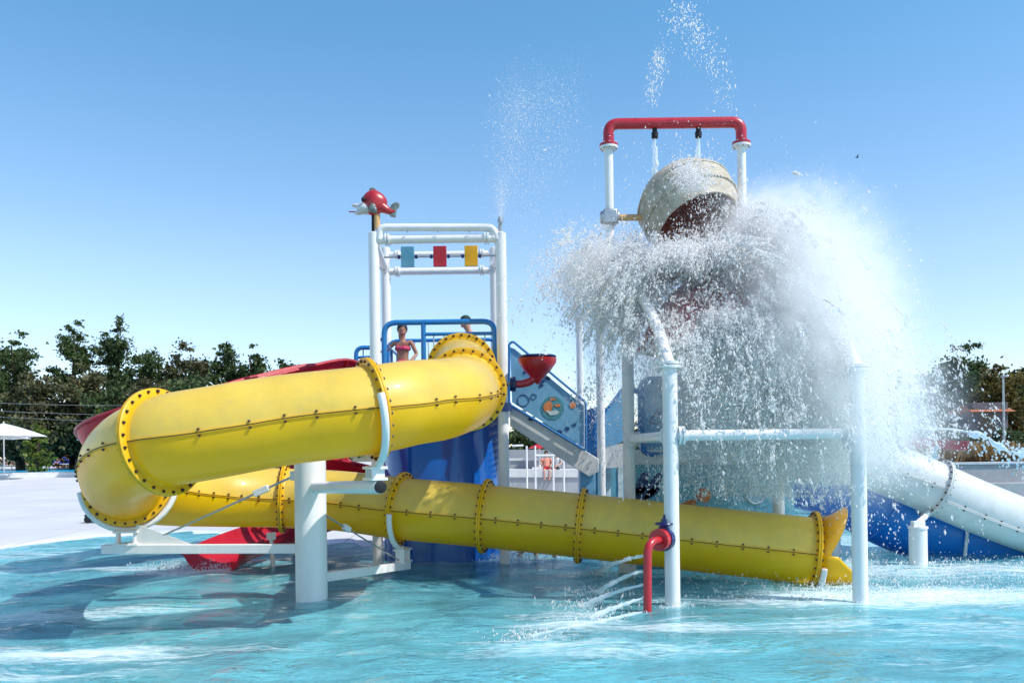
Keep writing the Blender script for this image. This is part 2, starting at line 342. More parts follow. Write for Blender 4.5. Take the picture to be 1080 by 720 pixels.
def water_material(name, deep, foam_sunpatch=True, dist=.034, scl=1.0, mixd=.5, refl=.95):
    m = bpy.data.materials.new(name); m.use_nodes = True; n = m.node_tree; L = n.links; n.nodes.remove(n.nodes['Principled BSDF'])
    g = n.nodes.new('ShaderNodeNewGeometry')
    def noise(sc, det, sx=1, sy=1, rough=.5, dis=0):
        mp = n.nodes.new('ShaderNodeMapping'); mp.inputs['Scale'].default_value = (sx, sy, 1); L.new(g.outputs['Position'], mp.inputs[0])
        z = n.nodes.new('ShaderNodeTexNoise'); z.inputs['Scale'].default_value = sc; z.inputs['Detail'].default_value = det; z.inputs['Roughness'].default_value = rough; z.inputs['Distortion'].default_value = dis
        L.new(mp.outputs[0], z.inputs['Vector']); return z.outputs['Fac']
    b1 = n.nodes.new('ShaderNodeBump'); b1.inputs['Distance'].default_value = dist*2.2; L.new(noise(2.0*scl, 3, 1, 1.3, .5, .6), b1.inputs['Height'])
    b2 = n.nodes.new('ShaderNodeBump'); b2.inputs['Distance'].default_value = dist*.8; L.new(noise(7*scl, 5, 1, 1.2, .55, .9), b2.inputs['Height']); L.new(b1.outputs[0], b2.inputs['Normal'])
    b3 = n.nodes.new('ShaderNodeBump'); b3.inputs['Distance'].default_value = dist*.45; L.new(noise(19*scl, 3, 1, 1.1, .5, .5), b3.inputs['Height']); L.new(b2.outputs[0], b3.inputs['Normal']); b2 = b3
    gl = n.nodes.new('ShaderNodeBsdfGlossy'); gl.inputs['Roughness'].default_value = .045; L.new(b2.outputs[0], gl.inputs['Normal'])
    tp = n.nodes.new('ShaderNodeBsdfTransparent'); tp.inputs[0].default_value = (.62, .90, .94, 1)
    df = n.nodes.new('ShaderNodeBsdfDiffuse'); L.new(b1.outputs[0], df.inputs['Normal'])
    rp = n.nodes.new('ShaderNodeValToRGB'); e = rp.color_ramp.elements; e[0].position = .35; e[1].position = .68
    e[0].color = tuple(x*.70 for x in deep)+(1,); e[1].color = tuple(min(1, x*1.3) for x in deep)+(1,)
    L.new(noise(.8*scl, 5, .7, 1.5, .6, 1.2), rp.inputs[0]); L.new(rp.outputs[0], df.inputs[0])
    m1 = n.nodes.new('ShaderNodeMixShader'); m1.inputs[0].default_value = mixd; L.new(tp.outputs[0], m1.inputs[1]); L.new(df.outputs[0], m1.inputs[2])
    body = m1.outputs[0]
    fr = n.nodes.new('ShaderNodeFresnel'); fr.inputs[0].default_value = 1.33; L.new(b2.outputs[0], fr.inputs['Normal'])
    fk = n.nodes.new('ShaderNodeMath'); fk.operation = 'MULTIPLY'; fk.inputs[1].default_value = refl; L.new(fr.outputs[0], fk.inputs[0])
    m2 = n.nodes.new('ShaderNodeMixShader'); L.new(fk.outputs[0], m2.inputs[0]); L.new(body, m2.inputs[1]); L.new(gl.outputs[0], m2.inputs[2]); out = m2.outputs[0]
    if foam_sunpatch:
        at = n.nodes.new('ShaderNodeAttribute'); at.attribute_name = 'foam_sunpatch'
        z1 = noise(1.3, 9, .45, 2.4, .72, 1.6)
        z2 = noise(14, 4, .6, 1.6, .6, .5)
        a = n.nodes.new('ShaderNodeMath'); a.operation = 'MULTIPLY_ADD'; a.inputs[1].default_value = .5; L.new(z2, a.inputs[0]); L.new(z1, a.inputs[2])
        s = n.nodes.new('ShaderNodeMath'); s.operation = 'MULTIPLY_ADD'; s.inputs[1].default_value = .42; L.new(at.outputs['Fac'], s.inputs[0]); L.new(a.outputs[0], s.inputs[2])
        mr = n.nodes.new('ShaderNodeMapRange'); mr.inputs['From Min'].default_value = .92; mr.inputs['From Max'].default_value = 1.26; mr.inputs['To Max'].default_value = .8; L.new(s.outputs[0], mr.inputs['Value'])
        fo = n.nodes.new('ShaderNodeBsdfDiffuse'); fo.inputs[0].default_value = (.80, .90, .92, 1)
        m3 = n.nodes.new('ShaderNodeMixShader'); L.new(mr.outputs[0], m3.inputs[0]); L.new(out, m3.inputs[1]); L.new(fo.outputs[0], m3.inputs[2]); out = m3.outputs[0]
    L.new(out, n.nodes['Material Output'].inputs['Surface']); return m
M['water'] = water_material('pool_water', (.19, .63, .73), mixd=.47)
M['water2'] = water_material('far_pool_water', (.02, .40, .66), foam_sunpatch=False, dist=.01, mixd=.97, refl=.22)
wx = np.concatenate([np.linspace(-70, -16, 14)[:-1], np.arange(-16, 18, .14), np.linspace(18, 90, 12)]); wy = np.concatenate([np.linspace(-25, 3.5, 12)[:-1], np.arange(3.5, 26, .14)])
WV = np.random.default_rng(5)
wk = [(WV.uniform(.6, 2.6), WV.uniform(0, 2*PI), WV.uniform(0, 2*PI)) for _ in range(14)]
def wavez(X, Y):
    z = 0*X
    for k, a, p in wk: z = z + .006/k*np.sin(2*PI*k*(X*np.cos(a)+Y*np.sin(a))*.55+p)
    return z
v, f = grid(wx, wy, wavez)
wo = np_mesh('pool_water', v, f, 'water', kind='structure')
foam_sunpatch = np.zeros(len(v))  # white mask: froth, plus sunlit water painted in as patches at lower left
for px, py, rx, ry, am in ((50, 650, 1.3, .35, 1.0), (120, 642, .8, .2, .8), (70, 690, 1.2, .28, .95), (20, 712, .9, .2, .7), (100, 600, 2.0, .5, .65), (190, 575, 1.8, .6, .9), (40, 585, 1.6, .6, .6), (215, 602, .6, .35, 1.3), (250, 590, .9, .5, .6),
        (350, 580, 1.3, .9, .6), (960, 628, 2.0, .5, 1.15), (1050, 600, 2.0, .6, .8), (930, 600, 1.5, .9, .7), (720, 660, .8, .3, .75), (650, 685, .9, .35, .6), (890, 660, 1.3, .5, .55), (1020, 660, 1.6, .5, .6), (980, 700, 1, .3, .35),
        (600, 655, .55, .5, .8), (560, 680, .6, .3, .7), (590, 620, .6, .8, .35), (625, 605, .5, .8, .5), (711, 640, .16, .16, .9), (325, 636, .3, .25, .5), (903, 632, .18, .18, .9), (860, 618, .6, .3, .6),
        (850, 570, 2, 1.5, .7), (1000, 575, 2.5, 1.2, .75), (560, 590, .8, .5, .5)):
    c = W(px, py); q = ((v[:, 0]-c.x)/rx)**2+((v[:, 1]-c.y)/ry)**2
    foam_sunpatch = np.maximum(foam_sunpatch, am*np.exp(-q*.6))
at = wo.data.attributes.new('foam_sunpatch', 'FLOAT', 'POINT'); at.data.foreach_set('value', foam_sunpatch.astype(np.float32))

# raised far pool on the left, with a bright coping along its front
fp = MB(); 
a = P(-60, 497, 46); b_ = P(96, 494, 46)
fx0, fx1, fy0, fy1 = -60, -20.6, 46, 60.5
v, f = grid(np.linspace(fx0, fx1, 30), np.linspace(fy0, fy1, 12), lambda X, Y: .81+0*X); np_mesh('far_pool_water', v, f, 'water2', kind='structure')
MB().box(((fx0+fx1)/2, fy0-.25, .63), (fx1-fx0, .5, .32)).box((fx1+.2, (fy0+fy1)/2, .63), (.4, fy1-fy0+1, .32)).build('pool_coping', mat('pale_coping', (.78, .77, .76), .6), smooth=0, kind='structure')

# ================================================================ YELLOW TUBE SLIDE
TR = .40
yc = [P(487, 392, 12.6), P(487, 388, 11.6), P(490, 411, 9.6), P(470, 420, 8.55), P(432, 425, 8.05), P(392, 432, 7.75), P(300, 443, 7.55), P(230, 455, 7.4), P(172, 466, 7.4),
      P(140, 480, 7.85), P(128, 496, 8.6), P(134, 510, 9.5), P(172, 519, 10.4), P(232, 523, 11.2), P(300, 525, 11.55), P(360, 528, 11.4), P(424, 536, 11.05), P(512, 544, 10.85), P(613, 554, 10.65), P(740, 568, 10.4), P(857, 580.5, 10.2)]
ypts, ymk = spline(yc, .07)
slide = thing('yellow_tube_slide', 'yellow enclosed tube slide of bolted sections coiling from the tower down to the pool', 'slide', (yc[-1].x, yc[-1].y, 0))
fr = frames(ypts, up=V((0, 0, 1)))
# flange stations (indices on the path)
FL = [ymk[1], ymk[2], ymk[5], ymk[8], ymk[11], ymk[14], ymk[16], ymk[17], ymk[18], len(ypts)-1]
NP = 44
prof = [(TR*math.cos(2*PI*a/NP), TR*math.sin(2*PI*a/NP)) for a in range(NP)]
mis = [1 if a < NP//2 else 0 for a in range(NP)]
cuts = [0]+FL[:]
bolts = []
bm_ = []
for a, b in zip(cuts[:-1], cuts[1:]):
    if b <= a: continue
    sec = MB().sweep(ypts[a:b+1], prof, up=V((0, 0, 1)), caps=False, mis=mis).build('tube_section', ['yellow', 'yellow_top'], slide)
    for sg in (1, -1):   # the two seams with their lips
        s = MB(); lip = [(sg*(TR-.004), -.012), (sg*(TR+.012), -.012), (sg*(TR+.012), -.0), (sg*(TR+.015), -.003), (sg*(TR+.015), .003), (sg*(TR+.012), .0), (sg*(TR+.012), .012), (sg*(TR-.004), .012)]
        s.sweep(ypts[a:b+1], [(sg*(TR-.004), -.012), (sg*(TR+.012), -.012), (sg*(TR+.012), -.004), (sg*(TR+.014), -.004), (sg*(TR+.014), .004), (sg*(TR+.012), .004), (sg*(TR+.012), .012), (sg*(TR-.004), .012)], up=V((0, 0, 1)), mis=[0, 0, 1, 1, 1, 0, 0, 0])
        s.build('seam', ['yellow_flange', 'seam'], sec)
    acc = .12
    for i in range(a+1, b):
        acc += (ypts[i]-ypts[i-1]).length
        if acc > .27 and i < b-1:
            acc = 0; t, sd_, u = fr[i]
            for sg in (1, -1):
                for e in (-1, 1): bolts.append((ypts[i]+sd_*sg*(TR+.012)+u*e*.02, u*e, i, None))
FO = TR+.075
flanges = []
for q, i in enumerate(FL):
    t, sd_, u = fr[i]; c = ypts[i]
    fmb = MB()
    for e in (-1, 1):
        prof_f = [(e*.003, TR-.01), (e*.003, FO), (e*.02, FO), (e*.024, FO-.006), (e*.024, TR+.012), (e*.05, TR-.002)]
        vs = []; fs = []; K = 56
        for h, rr in prof_f: vs += [c+t*h+(sd_*math.cos(2*PI*k/K)+u*math.sin(2*PI*k/K))*rr for k in range(K)]
        for j in range(len(prof_f)-1):
            for k in range(K): fs.append((j*K+k, j*K+(k+1) % K, (j+1)*K+(k+1) % K, (j+1)*K+k))
        fmb.add(vs, fs)
    fo = fmb.build('flange', 'yellow_flange', slide); flanges.append((fo, i))
    n = 26
    for k in range(n):
        a = 2*PI*(k+.5)/n
        for e in (-1, 1): bolts.append((c+(sd_*math.cos(a)+u*math.sin(a))*(TR+.045)+t*e*.027, t*e, i, fo))
def bolt_mesh(r=.0100, h=.017):
    m = MB(); m.lathe((0, 0, 0), (0, 0, 1), [(0, r*1.5), (.004, r*1.5), (.0042, r), (h, r*.95)], n=8)
    o = m.build('bolt', 'bolt'); me = o.data; bpy.data.objects.remove(o); return me
BM = bolt_mesh()
CAMP = V((0, 0, H_CAM))
def put_bolts(bl, parent, limit=200):
    sc = []
    for p, ax, i, par in bl:
        d = p-CAMP; fac = -ax.dot(d.normalized()); nearside = (ypts[i]-p).dot(d) if par is None or True else 0
        vis = nearside > -.02 and (fac > -.1 or par is None)
        sc.append(((0 if vis else 100)+d.length, p, ax, i, par))
    sc.sort(key=lambda x: x[0]); rest = MB()
    for n, (s_, p, ax, i, par) in enumerate(sc):
        rot = ax.to_track_quat('Z', 'Y')
        if n < limit:
            o = bpy.data.objects.new('bolt', BM); COL.objects.link(o); o.parent = par or parent; o.location = p-wloc(par or parent); o.rotation_euler = rot.to_euler()
        else:
            q = rot.to_matrix(); rest.lathe(p, ax, [(0, .0185), (.004, .0185), (.0042, .0125), (.018, .012)], n=8)
    rest.build('bolt', 'bolt', parent, kind='stuff')
put_bolts(bolts, slide)
# the outlet: flared lip above, open chute below, running into the water
t, sd_, u = fr[-1]; c = ypts[-1]
lip = MB(); K = 24; vs = []; fs = []
rings = [(0.0, 0.0, 0), (.5, .03, .1), (1, .10, .2)]
for (w_, ex, _) in rings:
    for k in range(K+1):
        a = -.12*PI+1.24*PI*k/K; rad = TR+ex*1.0*max(0, math.sin(a))
        reach = w_*(.10+.20*max(0, math.sin(a)))
        vs.append(c+t*(.02+reach)+(sd_*math.cos(a)+u*math.sin(a))*rad+u*(ex*.6*max(0, math.sin(a))))
for j in range(len(rings)-1):
    for k in range(K): fs.append((j*(K+1)+k, j*(K+1)+k+1, (j+1)*(K+1)+k+1, (j+1)*(K+1)+k))
o = lip.add(vs, fs).build('outlet_lip', mat('orange_yellow_fibreglass', (.82, .42, .005), .35, .5, .2, .06, 2, trans=.25), slide)
md = o.modifiers.new('t', 'SOLIDIFY'); md.thickness = .025
ch = MB(); vs = []; fs = []
ft_ = V((t.x, t.y, 0)).normalized()
for al, drop in ((0.0, 0.0), (.19, .02), (.37, .21), (.54, .385)):
    ph = math.asin(drop/TR)
    for k in range(K+1):
        a = -PI+ph+(PI-2*ph)*k/K; vs.append(c+ft_*(.02+al)+sd_*math.cos(a)*TR*1.0+V((0, 0, 1))*max(-.39, math.sin(a)*TR))
for j in range(3):
    for k in range(K): fs.append((j*(K+1)+k, j*(K+1)+k+1, (j+1)*(K+1)+k+1, (j+1)*(K+1)+k))
o = ch.add(vs, fs).build('outlet_chute', 'yellow', slide); md = o.modifiers.new('t', 'SOLIDIFY'); md.thickness = .02

# ---------------------------------------------------------------- supports of the tube
def cradle(parent, i, a0, a1, hgt=.22, name='cradle'):
    t, sd_, u = fr[i]; c = ypts[i]+t*.05
    m = MB(); m.tube(arc(c, sd_, u, FO+.03, a0, a1, 16), .035, 10)
    bt = c-u*(FO+.03)
    for e in (-.09, .09): m.box(bt+V((t.x, t.y, 0)).normalized()*0+sd_*e-V((0, 0, hgt/2)), (.025, .12, hgt), Matrix((V((sd_.x, sd_.y, 0)).normalized(), V((t.x, t.y, 0)).normalized(), V((0, 0, 1)))).transposed())
    m.box(bt-V((0, 0, .02)), (.26, .16, .025), Matrix((V((sd_.x, sd_.y, 0)).normalized(), V((t.x, t.y, 0)).normalized(), V((0, 0, 1)))).transposed())
    m.box(bt-V((0, 0, hgt)), (.26, .16, .025), Matrix((V((sd_.x, sd_.y, 0)).normalized(), V((t.x, t.y, 0)).normalized(), V((0, 0, 1)))).transposed())
    m.build(name, 'white', parent, bevel=.003); return bt-V((0, 0, hgt))
c0 = W(325, 636); c0 = V((c0.x, c0.y+.17, 0))
colm = thing('support_column', 'thick white round column carrying the yellow tube slide on side arms', 'column', (c0.x, c0.y, 0))
MB().tube([V((c0.x, c0.y, -.4)), V((c0.x, c0.y, 1.56))], .17, 40).lathe(V((c0.x, c0.y, 1.56)), (0, 0, 1), [(0, .18), (.02, .18), (.021, .1), (.03, .1)], 40).build('column_shaft', 'white', colm)
kC = cradle(colm, FL[2], PI*.92, PI*1.5, .12)
e0 = V((c0.x, c0.y, kC.z-.07)); dirC = (V((kC.x, kC.y-.06, 0))-V((c0.x, c0.y, 0))).normalized()
endC = V((kC.x, kC.y, e0.z))+dirC*.12
MB().tube([e0+V((0, 0, -.06))+dirC*.1, endC], .062, 20).build('arm', 'white', colm)
MB().lathe(endC, dirC, [(-.005, .058), (.012, .058), (.02, .04)], 20).build('end_cap', 'black', colm)
kD = cradle(colm, FL[4], PI*1.05, PI*1.95, .16)
armz = kD.z-.055
ra = V((c0.x-.15, c0.y, armz)); rb = V((kD.x, kD.y, armz)); dd = (rb-ra).normalized()
MB().bar(ra, rb+dd*.28, .09, .10).build('arm', 'white', colm, bevel=.006)
MB().plate([rb-dd*.05+V((0, -.01, .05)), rb-dd*.75+V((0, -.01, .05)), rb-dd*.12+V((0, -.01, .28))], (0, .012, 0)).build('gusset_plate', 'white', colm)
r1 = V((c0.x-.17, c0.y, 1.36)); r2 = rb-dd*.42+V((0, 0, .15)); 
MB().tube([r1, r2], .012, 8).build('tie_rod', 'steel', colm)
k = r1.lerp(r2, .25); MB().bar(k-(r2-r1).normalized()*.09, k+(r2-r1).normalized()*.09, .05, .07).box(r1, (.08, .08, .1)).build('turnbuckle', 'white', colm, bevel=.006)
kF = cradle(colm, FL[6], -PI*.5, -PI*.02, .18)
fa = V((c0.x+.1, c0.y+.08, .24)); fb = V((kF.x+.02, kF.y, kF.z-.05))
MB().bar(fa, fb+(fb-fa).normalized()*.1, .08, .10).build('arm', 'white', colm, bevel=.006)
r1 = V((c0.x+.17, c0.y, .92)); r2 = fb-(fb-fa).normalized()*.15+V((0, 0, .08)); MB().tube([r1, r2], .010, 8).build('tie_rod', 'steel', colm)
k = r1.lerp(r2, .25); MB().bar(k-(r2-r1).normalized()*.07, k+(r2-r1).normalized()*.07, .045, .06).build('turnbuckle', 'white', colm, bevel=.005)
# foot under the outlet flange
ft = thing('outlet_saddle', 'short white saddle foot under the outlet end of the yellow tube', 'support', (yc[-1].x, yc[-1].y, 0))
t, sd_, u = fr[-1]; cc = ypts[-1]-t*.1
MB().tube(arc(cc+t*.16, sd_, u, FO+.02, -PI*.5, -PI*.1, 12), .035, 10).build('saddle', 'white', ft)
MB().box((cc.x, cc.y, -.2), (.3, .3, .3)).build('plinth', 'white', ft, bevel=.02)
sf = thing('support_post', 'white stub post half hidden under the middle of the yellow tube', 'post', W(665, 608)+V((0, .5, 0)))
q = wloc(sf); MB().tube([q+V((0, 0, -.4)), q+V((0, 0, .28))], .09, 20).lathe(q+V((0, 0, .28)), (0, 0, 1), [(0, .12), (.02, .12), (.03, .1)], 20).build('post_shaft', 'white', sf)
# ================================================================ RED OPEN SLIDE
def chute(name, ctrl, r, m, parent, deep=.75, th=.03, rim=True, pname='chute', bank=0):
    pts, mk = spline(ctrl, .12); n = 16
    out = [(r*math.cos(a), r*math.sin(a)) for a in [(-PI/2-PI*deep*.667)+(PI*deep*1.333)*i/n for i in range(n+1)]]
    inn = [((r-th)*math.cos(a), (r-th)*math.sin(a)) for a in [(-PI/2-PI*deep*.667)+(PI*deep*1.333)*i/n for i in range(n+1)]][::-1]
    o = MB().sweep(pts, out+inn, up=V((0, 0, 1))).build(pname, m, parent)
    if rim:
        f = frames(pts, up=V((0, 0, 1))); s = MB()
        for (a, b) in (out[0], out[-1]): s.tube([p+x[1]*a+x[2]*b for p, x in zip(pts, f)], .028, 8)
        s.build('rim', m, parent)
    return pts, frames(pts, up=V((0, 0, 1)))
rc = [P(398, 392, 14.0), P(352, 374, 13.6), P(285, 386, 12.8), P(215, 406, 12.0), P(160, 419, 11.6), P(117, 444, 12.0), P(145, 468, 13.2), P(215, 470, 14.4), P(300, 472, 14.8), P(365, 478, 14.6), P(404, 496, 14.8), P(390, 516, 14.5), P(345, 530, 14.0), P(292, 545, 13.2), P(248, 561, 12.3), P(222, 575, 11.7)]
rs = thing('red_open_slide', 'red open body slide curving behind the yellow tube down to the water', 'slide', (rc[-1].x, rc[-1].y, 0))
rp_, rf_ = chute('chute', rc, .46, 'red_slide', rs, deep=.62)
for i in range(6, len(rp_), 18):
    t, s_, u = rf_[i]; MB().tube(arc(rp_[i], s_, u, .485, -PI*.9, -PI*.1, 14), .02, 6).build('joint_band', 'red_slide', rs)
ex = rp_[-8]; MB().tube([V((ex.x+.55, ex.y-.42, -.4)), V((ex.x+.5, ex.y-.38, ex.z-.1))], .03, 10).box((ex.x+.5, ex.y-.38, ex.z-.08), (.12, .05, .1)).build('bracket', 'white', rs)
for (i, h) in ((95, 0),):
    if i < len(rp_):
        p = rp_[i]; MB().tube([V((p.x, p.y, -.3)), V((p.x, p.y, p.z-.42))], .07, 14).build('post', 'white', rs)

# ================================================================ LEFT TOWER
PL = 2.28   # platform level
DF, DB = 12.2, 14.2
def vp(px, py, d, z0, z1=None):
    p = P(px, py, d); return V((p.x, p.y, z0)), V((p.x, p.y, p.z if z1 is None else z1))
tw = thing('tower_frame', 'white pipe tower frame with three coloured spinner plates hanging across its top', 'tower', (P(462, 500, 13.2).x, 13.2, 0))
posts = {}
for k, (px, py, d) in {'fl': (394, 246, DF), 'fr': (528, 246, DF), 'bl': (406.5, 262, DB), 'br': (521, 262, DB)}.items():
    a, b = vp(px, py, d, -.4); posts[k] = b
    MB().tube([a, b], .077, 20).lathe(b, (0, 0, 1), [(0, .077), (.012, .06), (.02, 0.001)], 20).build('post', 'white', tw)
def xb(a, b, r=.06, trim=.12, name='beam', parent=tw):
    d = (b-a).normalized(); m = MB().tube([a, b], r, 18)
    for q, s in ((a+d*trim, 1), (b-d*trim, -1)):
        m.lathe(q-d*.02*1, d, [(-.012, r+.03), (.008, r+.03)], 18); m.lathe(q+d*.012, d, [(-.002, r+.03), (.018, r+.03)], 18)
    m.build(name, 'white', parent)
zt = P(460, 252, DF).z; zb_ = P(460, 286, DB).z
hz = lambda k, z: V((posts[k].x, posts[k].y, z))
xb(hz('fl', zt), hz('fr', zt), .062, .2); xb(hz('bl', zb_+.28), hz('br', zb_+.28), .05, .2); xb(hz('bl', zb_), hz('br', zb_), .058, .2)
xb(hz('fl', zt), hz('bl', zt), .055, .2); xb(hz('fr', zt), hz('br', zt), .055, .2)
# sprinkler loop on the front beam
zl = P(460, 240, DF-.02).z
lp = [P(400, 253, DF-.02), P(401, 240, DF-.02), P(520, 240, DF-.02), P(525, 253, DF-.02)]
m = MB().tube(rounded(lp, .16), .055, 16)
m.build('spray_loop', 'white', tw)
for px in (429.5, 462, 495):
    q = P(px, 244.5, DF-.07); MB().lathe(q, (0, -1, -.2), [(0, .012), (.04, .010)], 8).build('nozzle', 'steel', tw)
rodd = 12.9; ra = P(405, 270, rodd); rb = P(523, 270, rodd); rb.z = ra.z = P(460, 270.5, rodd).z
for px, mt, lb in ((430, 'fl_blue', 'blue spinner plate'), (464, 'fl_red', 'red spinner plate'), (497, 'fl_yel', 'yellow spinner plate')):
    c = P(px, 270, rodd); c.z = ra.z
    o = MB().box(c, (.2, .05, .31)).build('spinner_plate', mt, tw, bevel=.008, label=lb)
    for e in (-.13, .13): MB().lathe(c+V((e, 0, 0)), (1, 0, 0), [(-.02, .03), (.02, .03)], 12).build('hub', 'navy', o)
MB().tube([ra, rb], .014, 10).build('rod', 'steel', tw)
q = P(528, 246, DF); MB().tube([q, q+V((-.01, 0, .1)), q+V((0.0, -.03, .17))], .026, 10).lathe(q+V((0, -.03, .17)), (.1, -.1, 1), [(-.02, .045), (.05, .035)], 12).build('jet_nozzle', 'steel', tw)
# platform deck and underside
x0, x1 = posts['fl'].x-.05, posts['fr'].x+.12
MB().box(((x0+x1)/2, 13.25, PL-.06), (x1-x0, 2.3, .12)).build('platform', 'blue', tw, bevel=.01)

dr = thing('blue_drum', 'big glossy royal blue drum standing in the water under the tower platform', 'drum', (P(468, 500, 13.2).x, 13.25, 0))
c = wloc(dr); MB().lathe(c, (0, 0, 1), [(-.4, .93), (.35, .93), (.36, .945), (.40, .945), (.41, .93), (2.1, .93), (2.14, .9)], 72).build('drum_shell', 'blue', dr)
# pipe rail of the platform
gr = thing('guard_rail', 'blue pipe guard rail around the tower platform beside the girl', 'railing', (c.x, 12.3, PL))
def rail(pts, r=.032, rr=.18, closed=False, nm='rail', par=gr, m='rail'): return MB().tube(rounded(pts, rr, 6, closed), r, 12, closed=closed).build(nm, m, par)
d = 12.35; zt_ = P(465, 339.5, d).z
L_ = P(405, 345, d).x; R_ = P(522, 345, d).x
rail([V((L_, d, PL)), V((L_, d, zt_)), V((R_, d, zt_)), V((R_, d, PL))], .04)
mx = P(446.5, 345, d).x
MB().tube([V((mx, d, PL)), V((mx, d, zt_))], .036, 12).build('rail_post', 'rail', gr)
z2 = P(480, 352, d).z; MB().tube([V((mx, d, z2)), V((R_+.15, d, z2))], .026, 10).tube([V((L_-.1, d, P(400, 358, d).z)), V((L_, d, P(400, 358, d).z))], .026, 10).build('rail_bar', 'rail', gr)
for i in range(1, 7):
    x = mx+(R_-mx)*i/7; MB().tube([V((x, d, PL)), V((x, d, z2))], .01, 6).build('baluster', 'cable', gr)
for i in range(1, 5):
    x = L_+(mx-L_)*i/5; MB().tube([V((x, d+1.9, PL)), V((x, d+1.9, zt_))], .01, 6).build('baluster', 'cable', gr)
d2 = 14.1; zz = P(460, 360, d2).z
rail([V((P(404, 0, d2).x, d2, PL)), V((P(404, 0, d2).x, d2, zz+.02)), V((P(521, 0, d2).x, d2, zz+.02)), V((P(521, 0, d2).x, d2, PL))], .03)
MB().tube([V((P(404, 0, d2).x, d2, PL+.55)), V((P(521, 0, d2).x, d2, PL+.55))], .022, 10).build('rail_bar', 'rail', gr)
# side rails on the left
for dd_ in (12.5, 13.3, 14.0):
    p = P(401.5, 356, dd_); p.x = L_-.03; MB().tube([V((p.x, dd_, PL)), V((p.x, dd_, zt_-.28))], .022, 10).build('rail_post', 'rail', gr)
MB().tube([V((L_-.03, 12.5, zt_-.28)), V((L_-.03, 14.0, zt_-.28))], .022, 10).tube([V((L_-.03, 12.5, PL+.5)), V((L_-.03, 14.0, PL+.5))], .02, 10).build('rail_bar', 'rail', gr)
sl = thing('start_rail', 'low blue pipe loop left of the tower at the head of the red slide', 'railing', (P(382, 380, 13.6).x, 13.6, PL))
rail([P(375.5, 398, 13.6), P(375.5, 366.5, 13.6), P(394, 366.5, 13.6)], .035, .12, par=sl)
MB().tube([P(375.5, 377, 13.6), P(394, 376, 13.6)], .022, 8).tube([P(383, 368, 13.6), P(383, 398, 13.6)], .01, 6).build('rail_bar', 'rail', sl)

# ---------------------------------------------------------------- fish nozzle on the left post
fx = thing('fish_spray_figure', 'red fish figure with pale face and grey-green fins spouting from the tower\'s left post', 'figure', P(394, 246, DF))
u_ = 12.2/900
def FP(px, py, dy=0): q = P(px, py, DF); q.y += dy; return q
def fishfn(w): 
    return V((w.x, w.y*(1-.25*abs(w.x)/.2), w.z*(1-.25*max(0, w.x)/.2)))
MB().ell(FP(395, 214), (.185, .13, .185), None, 28, 18, fn=fishfn).sweep([FP(400, 217), FP(407, 221), FP(413, 224), FP(417, 223)], [(.10*math.cos(a*PI/8), .10*math.sin(a*PI/8)) for a in range(16)], scale=[1.0, .62, .42, .34]).build('fish_body', 'fish_red', fx)
MB().ell(FP(385, 220), (.13, .10, .085), Matrix.Rotation(R(8), 3, 'Y'), 22, 14).ell(FP(378, 217.5), (.10, .065, .03), Matrix.Rotation(R(8), 3, 'Y'), 18, 10).ell(FP(380, 224), (.085, .06, .035), Matrix.Rotation(R(-12), 3, 'Y'), 18, 10).build('fish_face', 'fish_white', fx)
MB().plate([FP(389, 203, -.03), FP(390, 199, -.03), FP(394, 198, -.03), FP(399, 202, -.03), FP(403, 208, -.03), FP(402, 211, -.03), FP(397, 206, -.03), FP(392, 203.5, -.03)], (0, .07, 0)).build('dorsal_fin', 'fish_fin', fx, bevel=.01)
MB().plate([FP(409, 224, -.03), FP(413, 216, -.03), FP(417, 213.5, -.03), FP(421.5, 214, -.03), FP(421, 218, -.03), FP(418, 222, -.03), FP(417, 229.5, -.03), FP(412, 228.5, -.03)], (0, .07, 0)).build('tail_fin', 'fish_fin', fx, bevel=.012)
MB().ell(FP(394, 222, -.12), (.05, .03, .07), Matrix.Rotation(R(15), 3, 'Y'), 14, 8).ell(FP(396.5, 224, -.12), (.035, .03, .05), None, 14, 8).build('side_fin', 'fish_fin', fx)
for dy in (-.105, .105): MB().ell(FP(384.5, 212.5, dy), (.03, .02, .035), None, 12, 8).build('eye', 'black', fx)
MB().tube([FP(393.5, 246), FP(393.5, 226)], .022, 10).build('mount_pipe', 'black', fx)
MB().tube([FP(398, 242), FP(397.5, 226)], .045, 14).build('plinth', 'ochre', fx)
MB().tube([FP(375, 223.5), FP(368, 223.3)], .008, 6).build('spout', 'redfab', fx)

# ================================================================ RIGHT FRAME, BUCKET
rfm = thing('splash_tower_frame', 'white pipe frame standing in the pool under the tipping bucket', 'frame', (2.6, 10, 0))
A = W(711, 640); B = W(903, 633); 
FL_ = V((A.x, A.y+.07, 0)); FR_ = V((B.x, A.y+.12, 0)); BL_ = V((P(663, 450, 11.2).x, 11.2, 0)); BR_ = V((P(820, 450, 11.2).x, 11.2, 0))
tops = {}
for nm, q, px, py, r in (('a', FL_, 711, 385, .077), ('b', FR_, 903, 388, .077), ('c', BL_, 662, 350, .077), ('d', BR_, 820, 360, .077)):
    z = P(px, py, q.y).z; tops[nm] = V((q.x, q.y, z))
    m = MB().tube([V((q.x, q.y, -.4)), tops[nm]], r, 24)
    m.build('post', 'white', rfm)
    f_ = MB()
    for e in (0, .035): f_.lathe(tops[nm]+V((0, 0, e-.03)), (0, 0, 1), [(0, .12), (.028, .12)], 20)
    f_.build('collar', 'white', rfm)
zb = P(800, 458, FL_.y).z
